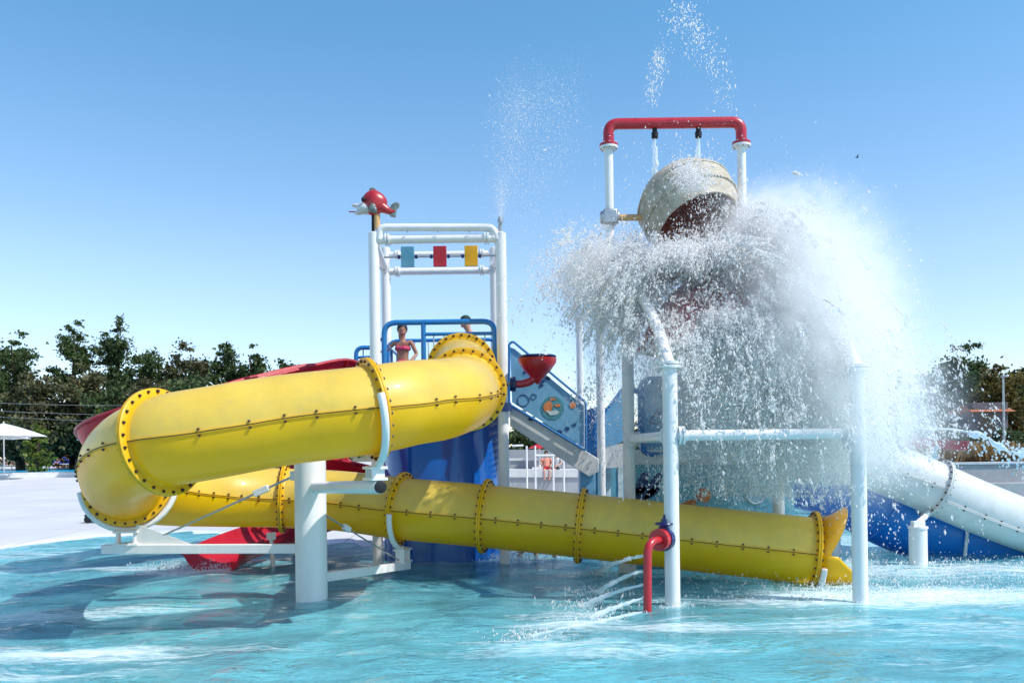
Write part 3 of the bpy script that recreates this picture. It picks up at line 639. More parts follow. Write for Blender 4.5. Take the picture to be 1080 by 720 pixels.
def hb(a, b, nm='beam'):
    a = V((a.x, a.y, zb)); b = V((b.x, b.y, zb)); d = (b-a).normalized(); m = MB().tube([a+d*.05, b-d*.05], .055, 18)
    for q in (a+d*.11, b-d*.11):
        for e in (-.02, .018): m.lathe(q+d*e, d, [(-.014, .095), (.014, .095)], 20)
    m.build(nm, 'white', rfm)
hb(FL_, FR_); hb(FL_, BL_); hb(BL_, BR_); hb(BR_, FR_)
AD = 10.6
ax0 = P(643, 230, AD); ax1 = P(783, 230, AD)
# bucket arch
ar = thing('bucket_arch', 'white posted arch with a red top pipe over the tipping bucket', 'arch', ((ax0.x+ax1.x)/2, AD, 3.6))
zr = P(712, 130, AD).z; zf = P(700, 152, AD).z; z0 = P(650, 290, AD).z
for x in (ax0.x, ax1.x):
    MB().tube([V((x, AD, z0)), V((x, AD, zf-.03))], .053, 18).build('post', 'white', ar)
    wc_ = MB().lathe(V((x, AD, zf-.05)), (0, 0, 1), [(0, .115), (.025, .115)], 22).build('collar', 'white', ar)
    MB().lathe(V((x, AD, zf-.02)), (0, 0, 1), [(0, .115), (.025, .115)], 22).build('collar', 'red', ar, label='red collar')
    for k in range(8): MB().lathe(V((x+.095*math.cos(k*PI/4), AD+.095*math.sin(k*PI/4), zf-.065)), (0, 0, 1), [(0, .012), (.085, .012)], 6).build('bolt', 'steel', wc_)
MB().tube(rounded([V((ax0.x, AD, zf)), V((ax0.x, AD, zr)), V((ax1.x, AD, zr)), V((ax1.x, AD, zf))], .24, 10), .068, 22).build('top_pipe', 'red', ar)
nz_ = []
for px in (690.5, 736.5):
    q = P(px, 136, AD); q.z = zr-.06; nz_.append(q-V((0, 0, .13)))
    MB().lathe(q, (0, 0, -1), [(0, .03), (.05, .03), (.055, .042), (.12, .04), (.13, .03)], 14).build('nozzle', 'black', ar)
# four curved legs from the arch to the frame, under the red roof
for nm, x, cp in (('a', ax0.x, ((650, 268, 10.45), (668, 297, 10.0), (691, 340, 9.4))), ('b', ax1.x, ((806, 268, 10.45), (848, 297, 10.0), (884, 342, 9.4))), ('c', ax0.x, ((646, 275, 10.75), (650, 300, 10.95), (658, 325, 11.15))), ('d', ax1.x, ((792, 275, 10.75), (804, 305, 10.95), (815, 335, 11.15)))):
    pts, _ = spline([V((x, AD, z0+.12))]+[P(*q) for q in cp]+[tops[nm]], .08); MB().tube(pts, .060, 16).build('curved_leg', 'white', rfm)
rfc = V((P(756, 320, 10.3).x, 10.4, 0)); za = P(750, 283, 10.4).z; zr_ = P(760, 356, 9.5).z
roof = thing('red_splash_roof', 'red domed splash roof under the tipping bucket, half lost in spray', 'roof', (rfc.x, rfc.y, zr_))
vs = []; fs = []; NS = 32; rings_ = [(0, .05), (.10, .28), (.30, .52), (.55, .72), (.8, .86), (1.0, .92)]
for h, r in rings_:
    for k in range(NS):
        a = 2*PI*k/NS; s = 1-.035*abs(math.sin(a*4)); vs.append(V((rfc.x+math.cos(a)*r*s, rfc.y+math.sin(a)*r*s, za+(zr_-za)*h)))
for j in range(len(rings_)-1):
    for k in range(NS): fs.append((j*NS+k, j*NS+(k+1) % NS, (j+1)*NS+(k+1) % NS, (j+1)*NS+k))
o = MB().add(vs, fs).build('roof_shell', 'red_roof', roof); md = o.modifiers.new('t', 'SOLIDIFY'); md.thickness = .03
MB().tube([V((rfc.x+math.cos(2*PI*k/32)*.91, rfc.y+math.sin(2*PI*k/32)*.91, zr_)) for k in range(32)], .035, 8, closed=True).build('rim', 'red_roof', roof)
# bucket
bn = V((.26, -.50, -.82)).normalized(); bc = P(736, 238, AD-.1)
bk = thing('tipping_bucket', 'big round weathered cream bucket tipped over and pouring out its water', 'bucket', bc)
prof_ = [(0, .495), (0, .52), (-.03, .525), (-.07, .54), (-.16, .585), (-.27, .615), (-.40, .615), (-.53, .58), (-.65, .50), (-.74, .39), (-.80, .26), (-.835, .12), (-.84, .001)]
m = MB(); m.lathe(bc, bn, prof_, 48); m.f = [x for x in m.f if len(x) < 40]; m.m = [0]*len(m.f)
m.build('bucket_shell', 'bucket', bk, smooth=50)
inn = [(-.002, .495), (-.1, .50), (-.25, .56), (-.5, .53), (-.66, .40), (-.75, .2), (-.77, .001)]
m = MB(); m.lathe(bc, bn, inn, 48); m.f = [x for x in m.f if len(x) < 40]; m.m = [0]*len(m.f)
m.build('bucket_lining', 'bucket_in', bk)
m = MB(); K = 40; aa = bn.cross(V((1, 0, 0))).normalized(); bb = bn.cross(aa)
for h, r in ((-.20, .603), (-.46, .603)): m.tube([bc+bn*h+(aa*math.cos(2*PI*k/K)+bb*math.sin(2*PI*k/K))*r for k in range(K)], .016, 6, closed=True)
m.build('hoop', 'bucket', bk)
bm0 = bc-bn*.45; axz = P(700, 229, AD).z
MB().tube([V((ax0.x+.03, AD, axz)), V((bm0.x-.5, AD, axz))], .04, 14).build('axle', 'ochre', bk)
MB().tube([V((ax1.x-.03, AD, axz)), V((bm0.x+.5, AD, axz))], .04, 14).build('axle', 'ochre', bk)
for x in (ax0.x, ax1.x): MB().box((x, AD-.02, axz), (.18, .17, .18)).lathe(V((x-.12, AD-.02, axz)), (1, 0, 0), [(0, .08), (.24, .08)], 16).build('bearing', 'steel', ar, bevel=.02)

# ---------------------------------------------------------------- red jet pipe with valve on the front post
jp = thing('red_jet_pipe', 'red elbow water pipe with a navy hand valve fixed to the front post', 'pipe', W(682, 645))
q = FL_; dy = q.y-.02
a0_ = P(700, 568, dy); a1_ = P(683, 570, dy-.25); a2_ = P(682, 645, dy-.25); a2_.x = a1_.x-.01
MB().tube(rounded([a0_+V((.05, 0, 0)), V((a1_.x, a1_.y, a0_.z)), a2_], .14, 8), .041, 18).build('elbow_pipe', 'red', jp)
m = MB(); ax_ = (V((a1_.x, a1_.y, 0))-V((a0_.x, a0_.y, 0))).normalized()
c = a0_-V((.03, .05, 0)); m.lathe(c, ax_, [(0, .11), (.07, .11)], 22).build('flange', 'red', jp)
m = MB(); m.lathe(c, -ax_, [(.005, .12), (.07, .12), (.08, .09), (.12, .09)], 22); m.build('valve_body', 'navy', jp)
m = MB(); vz = c-ax_*.06; m.tube([vz, vz+V((0, 0, .2))], .035, 10); m.lathe(vz+V((0, 0, .10)), (0, 0, 1), [(0, .05), (.03, .06), (.04, .03)], 12); m.lathe(vz+V((0, 0, .2)), (0, 0, 1), [(0, .02), (.05, .008)], 8)
for k in range(5): m.tube([vz+V((0, 0, .15)), vz+V((.085*math.cos(k*1.256), .085*math.sin(k*1.256), .155))], .012, 6)
m.tube([vz+V((.085*math.cos(k*.3142), .085*math.sin(k*.3142), .155)) for k in range(20)], .012, 6, closed=True)
m.build('hand_wheel', 'navy', jp)
MB().tube(rounded([a2_+V((0, 0, -.01)), a2_+V((0, 0, -.045)), V((FL_.x-.08, FL_.y, -.02))], .06, 5), .03, 12).build('foot_pipe', 'red', jp)
jets = []
for i, (py, ex_, ey_) in enumerate(((586, 628, 606), (602, 628, 626), (616, 612, 640), (630, 622, 652), (645, 560, 672))):
    a = P(682, py, dy-.25); a.x = a1_.x-.05; b = W(ex_, ey_)
    pts = []; rr = []
    n = 22
    for k in range(n+1):
        t_ = k/n; p = a.lerp(b, t_); p.z += .10*(4*t_*(1-t_))*(a.z*.7+.05) + rng.normal(0, .004); p.y += rng.normal(0, .004)
        pts.append(p); rr.append(.011+.016*t_+rng.uniform(-.003, .005))
    nm = ['topmost', 'second', 'middle', 'fourth', 'lowest'][i]
    o = MB().tube(pts, rr, 7).build('water_jet', 'jet', None, origin=a, label=f'thin white water jet, {nm} of the five from the red pipe' , cat='water jet', group='water jets squirting from the red pipe'); jets.append((a, b))
for i, q in enumerate(nz_):
    pts = [q+V((rng.normal(0, .006), rng.normal(0, .006), -.5*k/12)) for k in range(13)]
    o = MB().tube(pts, [.018+.022*k/12+rng.uniform(-.002, .006) for k in range(13)], 8).build('water_jet', 'jet', None, origin=q, label='white water jet falling from the %s nozzle of the red arch pipe' % ('left', 'right')[i], cat='water jet', group='water jets filling the bucket')

# ================================================================ STAIR AND PANELS BETWEEN THE TOWERS
def flat(pp, d, th=.03, dy=0):
    return [P(x, y, d)+V((0, dy, 0)) for x, y in pp], V((0, th, 0))
st = thing('stair_flight', 'white stair flight with printed pale blue side panel descending right from the tower', 'stairs', (P(580, 480, 12.7).x, 12.7, 0))
D1 = 12.6
pl, th = flat([(538, 366), (543, 368), (616, 428), (616, 472), (540, 424)], D1); MB().plate(pl, th).build('side_panel', 'panel', st)
pl, _ = flat([(537, 363), (541, 360), (617.5, 424), (617.5, 475), (537, 426)], D1, dy=-.02); MB().tube(rounded(pl+[pl[0]], .04), .018, 8).build('panel_rim', 'rail', st)
pl, _ = flat([(538, 430), (541, 427), (632, 484), (632, 497), (622, 503), (538, 449)], D1, dy=.04); MB().plate(pl, V((0, .08, 0))).build('stringer', 'white2', st, bevel=.01)
m = MB()
for i in range(9):
    x = 545+i*9.5; y = 432+i*6.6; p = P(x, y, D1+.14); m.box(p+V((0, .5, -.02)), (.28, .95, .04))
m.build('step', 'white2', st, smooth=0, kind='stuff') if False else m.build('tread_run', 'white2', st, smooth=0)
# printed roundel and squiggles
def disc(c, r, m, par, nm, th=.004, sq=1): return MB().plate([c+V((r*math.cos(2*PI*k/28), 0, r*sq*math.sin(2*PI*k/28))) for k in range(28)], (0, -th, 0)).build(nm, m, par)
def ring(c, r, w, m, par, nm='printed_ring'):
    return MB().tube([c+V((r*math.cos(2*PI*k/28), 0, r*math.sin(2*PI*k/28))) for k in range(28)], w, 6, closed=True).build(nm, m, par)
c = P(583, 430, D1)+V((0, -.004, 0)); disc(c, .17, 'pteal', st, 'printed_roundel')
MB().plate([c+V((.13*math.cos(a)-.01, -.006, .10*math.sin(a)+.01)) for a in [PI*.55+1.1*PI*k/12 for k in range(13)]]+[c+V((-.02, -.006, -.05)), c+V((.0, -.006, .04))], (0, -.004, 0)).plate([c+V((x, -.006, z)) for x, z in ((.02, .05), (.1, .06), (.12, .02), (.05, .01))], (0, -.004, 0)).plate([c+V((x, -.006, z)) for x, z in ((-.05, .14), (.03, .15), (.05, .12), (-.03, .11))], (0, -.004, 0)).build('printed_shape', 'porange', st)
MB().plate([c+V((x, -.007, z)) for x, z in ((-.10, -.03), (-.03, -.05), (.04, -.03), (.1, -.06), (.05, -.10), (-.04, -.11))], (0, -.004, 0)).build('printed_shape', 'pwhite', st)
ring(P(552, 422, D1)+V((0, -.005, 0)), .085, .006, 'pdark', st); ring(P(563, 418, D1)+V((0, -.005, 0)), .04, .006, 'pdark', st); disc(P(604, 427, D1)+V((0, -.004, 0)), .05, 'porange', st, 'printed_dot')
m = MB()
for (x, y) in ((572, 402), (577, 399), (570, 406), (554, 392), (606, 448), (598, 452), (560, 442), (590, 455)):
    p = P(x, y, D1)+V((0, -.004, 0)); m.plate([p+V((rng.uniform(.02, .06)*math.cos(a), 0, rng.uniform(.015, .04)*math.sin(a))) for a in [2*PI*k/7 for k in range(7)]], (0, -.004, 0))
m.build('printed_splash', 'pdark', st)
# slim posts behind, landing block
def post(px, top, d, r, nm, lb, mt='white', bot=-.4):
    p = P(px, top, d); t_ = thing(nm, lb, 'post', (p.x, p.y, 0)); MB().tube([V((p.x, d, bot)), V((p.x, d, p.z))], r, 16).build('post_shaft', mt, t_)
    MB().lathe(V((p.x, d, p.z)), (0, 0, 1), [(-.03, r+.03), (0, r+.03), (.004, r*.8), (.02, .01)], 16).build('cap', mt, t_); return t_
post(611, 335, 14.4, .06, 'slim_post', 'slim pale post rising behind the stair, left of the thicker grey post')
post(632, 325, 12.9, .062, 'slim_post', 'grey-white post at the foot of the stair, rising into the spray')
lb_ = thing('stair_landing', 'blue and white landing block at the foot of the stair', 'landing', (P(640, 520, 12.9).x, 12.9, 0))
pl, _ = flat([(612, 497), (628, 492), (628, 590), (612, 590)], 12.75); MB().plate(pl, V((0, .3, 0))).build('side_wall', 'panel', lb_, bevel=.01)
pl, _ = flat([(619, 432), (632, 428), (632, 487), (619, 480)], 13.0); MB().plate(pl, V((0, .05, 0))).build('gate_panel', 'rail', lb_)
pl, _ = flat([(634, 440), (660, 405), (662, 462), (634, 478)], 13.2); MB().plate(pl, V((0, .04, 0))).build('side_panel', 'panel', lb_)
rail([P(635, 474, 13.15), P(635, 438, 13.15), P(662, 402, 13.15)], .02, .05, par=lb_)
pl, _ = flat([(630, 474), (662, 466), (662, 492), (630, 494)], 12.9); MB().plate(pl, V((0, .1, 0))).build('ledge', 'white2', lb_)
pl, _ = flat([(628, 494), (662, 492), (662, 590), (628, 590)], 13.1); MB().plate(pl, V((0, .1, 0))).build('rear_wall', 'panel2', lb_)
m = MB()
for x, w_, h_ in ((641, .05, .35), (654, .05, .4)):
    p = P(x, 515, 13.09); m.plate([p+V((sx*w_*(1+.3*math.sin(k)), 0, sz*h_)) for k, (sx, sz) in enumerate(((-1, -1), (1, -1), (.7, 0), (1.1, .8), (0, 1), (-.9, .7), (-.6, 0)))], (0, -.004, 0))
m.build('printed_splash', 'pwhite', lb_)

pw = thing('printed_play_wall', 'teal and white play wall with navy coral print below a framed pale blue window panel', 'wall', (P(745, 540, 11.6).x, 11.6, 0))
D2 = 11.65
pl, _ = flat([(664, 489), (838, 489), (838, 600), (664, 600)], D2); MB().plate(pl, V((0, .08, 0))).build('lower_panel', 'panel2', pw)
pl, _ = flat([(662, 474), (840, 474), (840, 490), (662, 490)], D2, dy=-.03); MB().plate(pl, V((0, .12, 0))).build('white_band', 'white2', pw, bevel=.01)
pl, _ = flat([(676, 402), (768, 402), (768, 476), (676, 476)], D2, dy=.05); MB().plate(pl, V((0, .03, 0))).build('window_panel', 'panel', pw)
fr4 = [P(676, 400, D2), P(775, 400, D2), P(775, 479, D2), P(676, 479, D2)]
MB().tube(rounded(fr4, .16, 8, True), .045, 14, closed=True).build('pipe_frame', 'rail', pw)
q = P(672, 412, D2); MB().box(q+V((-.05, 0, 0)), (.22, .07, .07)).build('clamp', 'rail', pw, bevel=.01)
p = P(693, 440, D2+.045); MB().plate([p+V((x, -.004, z)) for x, z in ((-.13, -.09), (.13, -.09), (0, .13))], (0, -.004, 0)).build('printed_triangle', 'pdark', pw)
MB().plate([p+V((x, -.010, z)) for x, z in ((-.085, -.065), (.085, -.065), (0, .08))], (0, -.003, 0)).build('printed_triangle', 'panel', pw)
# navy coral: three rounded lobes from a stem
m = MB(); 
def blob(px, py, w_, h_, ang, mm=m, D=D2):
    c_ = P(px, py, D)+V((0, -.004, 0)); ca, sa = math.cos(ang), math.sin(ang)
    mm.plate([c_+V((w_*math.cos(a)*ca-h_*math.sin(a)*sa, 0, w_*math.cos(a)*sa+h_*math.sin(a)*ca)) for a in [2*PI*k/20 for k in range(20)]], (0, -.005, 0))
blob(677, 510, .075, .17, -.35); blob(690, 511, .07, .18, -.5); blob(676, 521, .13, .10, .3); blob(688, 519, .14, .05, .7)
m.build('printed_coral', 'pdark', pw)
m = MB(); blob(742, 522, .10, .10, 0, m); blob(726, 532, .12, .06, .4, m); m.build('printed_fish', 'porange', pw)
ring(P(797, 521, D2)+V((0, -.006, 0)), .125, .012, 'pwhite', pw); disc(P(797, 521, D2)+V((0, -.004, 0)), .115, 'panel', pw, 'printed_bubble')
m = MB(); blob(770, 540, .3, .04, -.1, m); blob(815, 512, .05, .12, .2, m); m.build('printed_wave', 'pteal', pw)
rail([P(838, 440, 12.2), P(838, 425, 12.2), P(880, 436, 12.2), P(880, 470, 12.2)], .03, .1, par=pw)

# ---------------------------------------------------------------- red cone fountain on the tower post
cf = thing('red_cone_sprayer', 'red funnel cup sprayer on a curved arm fixed to the tower\'s right post', 'sprayer', P(533, 405, DF))
dq = DF-.15
m = MB(); q = P(567, 405, dq); m.lathe(q, (0, 0, 1), [(0, .02), (.06, .06), (.19, .19), (.30, .265), (.36, .275)], 28); m.f = [x for x in m.f if len(x) < 20 or x[0] < 28]; m.m = [0]*len(m.f); m.build('cone', 'red', cf)
MB().tube([P(567, 376, dq)+V((.25*math.cos(2*PI*k/28), .25*math.sin(2*PI*k/28), 0)) for k in range(28)], .016, 8, closed=True).lathe(P(567, 376, dq), (0, 0, 1), [(-.008, .25), (.008, .25)], 28).build('top_ring', 'navy', cf)
MB().tube(spline([P(543, 405, dq), P(552, 404.5, dq), P(561, 401, dq), P(568, 393, dq)], .03)[0], .055, 14).build('arm', 'red', cf)
MB().lathe(P(540, 405, dq), (1, 0, 0), [(-.03, .095), (.02, .11), (.05, .11), (.06, .06)], 18).build('end_cap', 'navy', cf)
MB().tube([P(534, 405, DF), P(541, 405, dq)], .03, 10).build('mount', 'steel', cf)

# ================================================================ RIGHT: WHITE TUBE, BLUE CHUTE, RED TROUGH
wr = .37
wc = [P(792, 462, 13.2), P(840, 468, 12.6), P(895, 480, 12.2), P(940, 496, 12.0), P(986, 515, 11.9), P(1040, 538, 12.0), P(1100, 560, 12.2), P(1170, 578, 12.4)]
ws = thing('white_tube_slide', 'white bolted tube slide leaving the spray and running out at the right edge', 'slide', (wc[4].x, wc[4].y, 0))
wp, wm = spline(wc, .07); wf = frames(wp, up=V((0, 0, 1)))
wprof = [(wr*math.cos(2*PI*a/36), wr*math.sin(2*PI*a/36)) for a in range(36)]
wb = []
WFL = [wm[1]-4, wm[4], wm[6]]
for a, b in zip([0]+WFL, WFL+[len(wp)-1]):
    if b <= a: continue
    sec = MB().sweep(wp[a:b+1], wprof, up=V((0, 0, 1)), caps=False).build('tube_section', 'white2', ws)
    off = .0 if a < wm[4] else -.16
    for sg in (1, -1):
        s = MB(); xx = math.sqrt(wr*wr-off*off)
        s.sweep(wp[a:b+1], [(sg*(xx-.01), off-.016), (sg*(xx+.022), off-.016), (sg*(xx+.022), off-.003), (sg*(xx-.01), off-.003)], up=V((0, 0, 1)))
        s.sweep(wp[a:b+1], [(sg*(xx-.01), off+.003), (sg*(xx+.022), off+.003), (sg*(xx+.022), off+.016), (sg*(xx-.01), off+.016)], up=V((0, 0, 1)))
        s.build('seam', 'white2', sec)
    acc = 0
    for i in range(a+1, b):
        acc += (wp[i]-wp[i-1]).length
        if acc > .24:
            acc = 0; t, sd_, u = wf[i]
            for e in (-1, 1): wb.append((wp[i]+sd_*(xx+.012)+u*(off+e*.022), u*e))
for i in WFL:
    t, sd_, u = wf[i]; c = wp[i]; m = MB(); K = 48
    for e in (-1, 1):
        pf = [(e*.003, wr-.01), (e*.003, wr+.06), (e*.022, wr+.06), (e*.026, wr+.01), (e*.04, wr-.002)]; vs = []; fs = []
        for h, rr in pf: vs += [c+t*h+(sd_*math.cos(2*PI*k/K)+u*math.sin(2*PI*k/K))*rr for k in range(K)]
        for j in range(len(pf)-1):
            for k in range(K): fs.append((j*K+k, j*K+(k+1) % K, (j+1)*K+(k+1) % K, (j+1)*K+k))
        m.add(vs, fs)
    m.build('flange', 'white2', ws)
    for k in range(24):
        a = 2*PI*(k+.5)/24
        if math.cos(a) > -.2:
            for e in (-1, 1): wb.append((c+(sd_*math.cos(a)+u*math.sin(a))*(wr+.035)+t*e*.028, t*e))
wb.sort(key=lambda x: -(1 if (x[0].x > 4.2) else 0)*10+x[0].length)
for p, ax in wb[:100]:
    o = bpy.data.objects.new('bolt', BM); COL.objects.link(o); o.parent = ws; o.location = p-wloc(ws); o.rotation_euler = ax.to_track_quat('Z', 'Y').to_euler()
m = MB()
for p, ax in wb[100:]: m.lathe(p, ax, [(0, .0185), (.004, .0185), (.0042, .0125), (.018, .012)], n=8)
if len(wb) > 100: m.build('bolt', 'bolt', ws, kind='stuff')
def stub(px, py, top, r, lb, sad=None):
    q = W(px, py)+V((0, r, 0)); t_ = thing('slide_support_stub', lb, 'support', (q.x, q.y, 0)); z = P(px, top, q.y).z
    MB().tube([V((q.x, q.y, -.4)), V((q.x, q.y, z))], r, 28).lathe(V((q.x, q.y, z)), (0, 0, 1), [(0, r+.012), (.03, r+.012), (.032, r*.5)], 28).build('stub_post', 'white', t_)
    if sad:
        MB().box((q.x, q.y, z+.06), (.16, .1, .08)).tube([V((q.x, q.y, z+.08)), V((q.x, q.y, z+.12)).lerp(sad, .5)+V((0, 0, -.04)), sad], .04, 10).build('saddle', 'white', t_, bevel=.01)
    return t_
stub(973, 597, 557, .115, 'squat white stub post carrying the white tube slide', P(981, 538, 11.75))
stub(882, 586, 556, .10, 'white stub post behind the yellow outlet, under the blue slide')
bc_ = [P(800, 492, 13.6), P(845, 499, 13.3), P(882, 508, 13.0), P(920, 529, 12.9), P(960, 547, 12.9), P(1010, 562, 12.9), P(1075, 577, 12.9)]
bs = thing('blue_open_slide', 'deep blue open slide sweeping down under the white tube into the pool', 'slide', (bc_[-1].x, bc_[-1].y, 0))
bp_, bf_ = chute('chute', bc_, .56, 'blue_in', bs, deep=.82)
for i in (14, 32, 50):
    if i < len(bp_):
        t, s_, u = bf_[i]; MB().tube(arc(bp_[i], s_, u, .575, -PI*.98, -PI*.02, 14), .02, 6).build('joint_band', 'blue_in', bs)
q = P(1018, 590, 12.3); MB().tube([V((q.x-.03, q.y, -.2)), V((q.x+.04, q.y, .35))], .025, 8).build('bracket', 'white', bs)

rt = thing('red_trough_slide', 'red open slide trough with a white lip far behind the spray at right', 'slide', P(985, 470, 19))
ct = [P(900, 452, 20), P(950, 457, 19.6), P(1020, 461, 19.2)]
chute('chute', ct, .30, 'red_slide', rt, deep=.6, rim=False)
MB().tube([P(960, 451.5, 19.25), P(1005, 452.8, 19), P(1021, 455.5, 18.95)], .03, 8).build('lip', 'white', rt)
q = P(985, 470, 19.3); MB().tube([V((q.x, q.y, 0)), V((q.x, q.y, q.z))], .07, 10).build('post', 'white', rt)
# water thrown from it
pts, _ = spline([P(1022, 456, 18.9), P(1040, 461, 18.9), P(1052, 470, 18.9), P(1068, 476, 18.9), P(1090, 479, 18.9), P(1120, 486, 18.9)], .06)
m = MB().tube([p+V((0, rng.normal(0, .02), rng.normal(0, .02))) for p in pts], [max(.02, .05+.05*math.sin(k*.7)*rng.uniform(.3, 1)) for k in range(len(pts))], 8)
for k in range(260):
    p = pts[int(rng.integers(0, len(pts)))]; s_ = rng.uniform(.006, .03); m.ell(p+V((rng.normal(.05, .2), rng.normal(0, .1), rng.normal(-.12, .18))), (s_, s_, s_*1.3), None, 5, 4)
m.build('water_spout', 'jet', None, origin=P(1022, 456, 18.9), label='white rope of water leaping right from the red trough', cat='water spout')

q = W(724, 646, -.33)
dn = thing('floor_drain', 'small round drain cover on the pool floor right of the front post', 'drain', (q.x, q.y, -.36)); MB().lathe((q.x, q.y, -.372), (0, 0, 1), [(0, .13), (.02, .13), (.035, .10), (.04, .02)], 24).build('cover', 'concrete', dn)
# ================================================================ TREES
def tree(px, top, d, wpx, lb, m='leaf', base=.7, group='trees along the far edge of the pool', seed=0, n=3200, open_=.5, name='broadleaf_tree', skirt=.12, leaf=.2):
    g = np.random.default_rng(seed+100); tp = P(px, top, d); x0, y0 = tp.x, d; Hh = tp.z-base; rad = wpx/2*d/F_PX
    t_ = thing(name, lb, 'tree', (x0, y0, base), group)
    tr = MB(); bend = g.normal(0, .25, 2)
    tk = [V((x0+bend[0]*k/6, y0+bend[1]*k/6, base+Hh*.88*k/6)) for k in range(7)]
    r0 = .03*Hh+.03; tr.tube(tk, [r0*(1-.85*k/6) for k in range(7)], 9)
    cl = []
    nl = 46
    for i in range(nl):
        h = skirt+(1-skirt)*(i+.5)/nl; a = g.uniform(0, 2*PI)
        env = math.sin(PI*min(1, (h*.74+.2)))**.6 if h > .3 else .85+.3*h
        L = rad*env*g.uniform(.45, 1.25); k = min(5.99, h*6*.92); b0 = tk[int(k)].lerp(tk[min(6, int(k)+1)], k-int(k))
        e = b0+V((math.cos(a)*L, math.sin(a)*L, Hh*g.uniform(.0, .10)))
        e.z = min(e.z, base+Hh*.97)
        md = b0.lerp(e, .5)+V((0, 0, -.03*Hh+g.normal(0, .1)))
        tr.tube([b0, md, e], [r0*.35*(1-h*.6), r0*.2*(1-h*.5), .015], 5)
        for c_, s in ((e, .9), (md, .75), (b0.lerp(e, .78), .8)): cl.append((c_, s*rad*g.uniform(.13, .30)))
    for _ in range(5): cl.append((V((x0+g.normal(0, rad*.18), y0, base+Hh*g.uniform(.84, .98))), rad*g.uniform(.08, .16)))
    tr.build('trunk', 'bark', t_)
    # leaf faces spread through the clumps' volume
    w_ = np.array([c[1]**1.6 for c in cl]); w_ /= w_.sum(); idx = g.choice(len(cl), n, p=w_)
    C_ = np.array([tuple(c[0]) for c in cl])[idx]; R_ = np.array([c[1] for c in cl])[idx]
    dv = g.normal(size=(n, 3)); dv /= np.linalg.norm(dv, axis=1)[:, None]; c0 = C_+dv*(R_*np.abs(g.normal(0, .85, n)))[:, None]*np.array([1.15, 1.15, .75])
    c0[:, 2] = np.clip(c0[:, 2], base+.05, base+Hh*1.02)
    a = g.normal(size=(n, 3)); a /= np.linalg.norm(a, axis=1)[:, None]; b = np.cross(a, g.normal(size=(n, 3))); b /= np.linalg.norm(b, axis=1)[:, None]
    s = (leaf*g.uniform(.5, 1.25, n))[:, None]*(d/55)
    v = np.stack([c0-a*s, c0-b*s*.55, c0+a*s, c0+b*s*.55], 1).reshape(-1, 3)-np.array([x0, y0, base])
    f = np.arange(4*n).reshape(-1, 4)
    o = np_mesh('crown', v, f, m, smooth=False); o.parent = t_
    return t_
T = [(-14, 352, 57, 78, 'leaf', 'dark tree cut by the left edge of the picture'), (20, 348, 55, 56, 'leaf', 'dark tree behind the white parasol with a flat wispy top'), (38, 392, 53, 58, 'leaf_o', 'olive brown tree over the white parasol'),
     (76, 336, 56, 44, 'leaf', 'tall slender tree with a ragged double top, third from the left'), (90, 385, 54, 60, 'leaf_o', 'olive tree with dense low crown between the two parasols'), (122, 331, 57, 54, 'leaf', 'tallest dark tree with airy spreading top'),
     (118, 402, 53, 52, 'leaf', 'dark rounded tree behind the teal parasol'), (158, 366, 56, 52, 'leaf', 'mid height dark tree right of the tallest one'), (150, 398, 53, 56, 'leaf_o', 'olive tree just over the red slide\'s turn'),
     (196, 360, 56, 56, 'leaf_o', 'olive green tree above the yellow tube\'s big flange'), (238, 357, 57, 52, 'leaf', 'dark tree with several pointed tops behind the yellow tube'), (266, 362, 56, 44, 'leaf', 'rightmost full dark tree of the left tree line'),
     (300, 378, 58, 40, 'leaf', 'low dark tree thinning out behind the red slide\'s crest'), (352, 386, 62, 60, 'leaf', 'low distant tree right behind the red slide\'s crest'), (205, 395, 52, 60, 'leaf', 'dark rounded tree behind the yellow tube\'s crest')]
for i, (px, top, d, w_, m, lb) in enumerate(T): tree(px, top, d, w_*(1.45 if top > 364 else 1.15), lb, m, seed=i, n=17000 if w_ > 50 else 12000, leaf=.125 if top < 370 else .145)
tree(38, 444, 47, 26, 'bright green young tree lit by the sun beside the white parasol', 'leaf_l', seed=31, n=1800, base=.75, leaf=.14, skirt=0, name='young_tree')
tree(106, 430, 49, 22, 'bright green young tree right above the teal parasol', 'leaf_l', seed=33, n=1100, base=.75, leaf=.14, skirt=0, name='young_tree')
RG = 'trees beyond the planting bed on the right'
tree(1018, 361, 50, 84, 'big dark airy tree behind the hut at right', 'leaf', seed=41, n=17000, group=RG, base=.9, leaf=.13)
tree(1052, 382, 46, 56, 'yellowing olive tree right over the hut roof', 'leaf_y', seed=42, n=12000, group=RG, base=.9, leaf=.13)
tree(1082, 382, 52, 50, 'dark tree cut by the right edge of the picture', 'leaf', seed=43, n=12000, group=RG, base=.9, leaf=.14)
tree(948, 388, 62, 34, 'small thin tree seen through the edge of the spray', 'leaf', seed=44, n=5000, group=RG, base=.9, leaf=.12, open_=1)
tree(982, 412, 60, 40, 'low dark bushy tree between the spray and the big airy tree', 'leaf', seed=45, n=7000, group=RG, base=.9, leaf=.13)
for i, (px, top, w_) in enumerate(((905, 418, 60), (860, 425, 60), (800, 422, 70), (740, 405, 55), (690, 425, 60), (640, 430, 60), (590, 436, 60), (552, 445, 50))):
    tree(px, top, 62, w_, ['broad low tree behind the right frame post', 'low tree behind the white beam, in thick spray', 'low tree in the middle of the falling spray', 'dark tree showing through the falling spray', 'low tree behind the framed window panel', 'low tree behind the stair landing', 'low tree behind the printed stair panel', 'low tree behind the foot of the tower\'s right post'][i], 'leaf', seed=60+i, n=4000, base=.7, leaf=.15, group='low trees behind the splash tower')

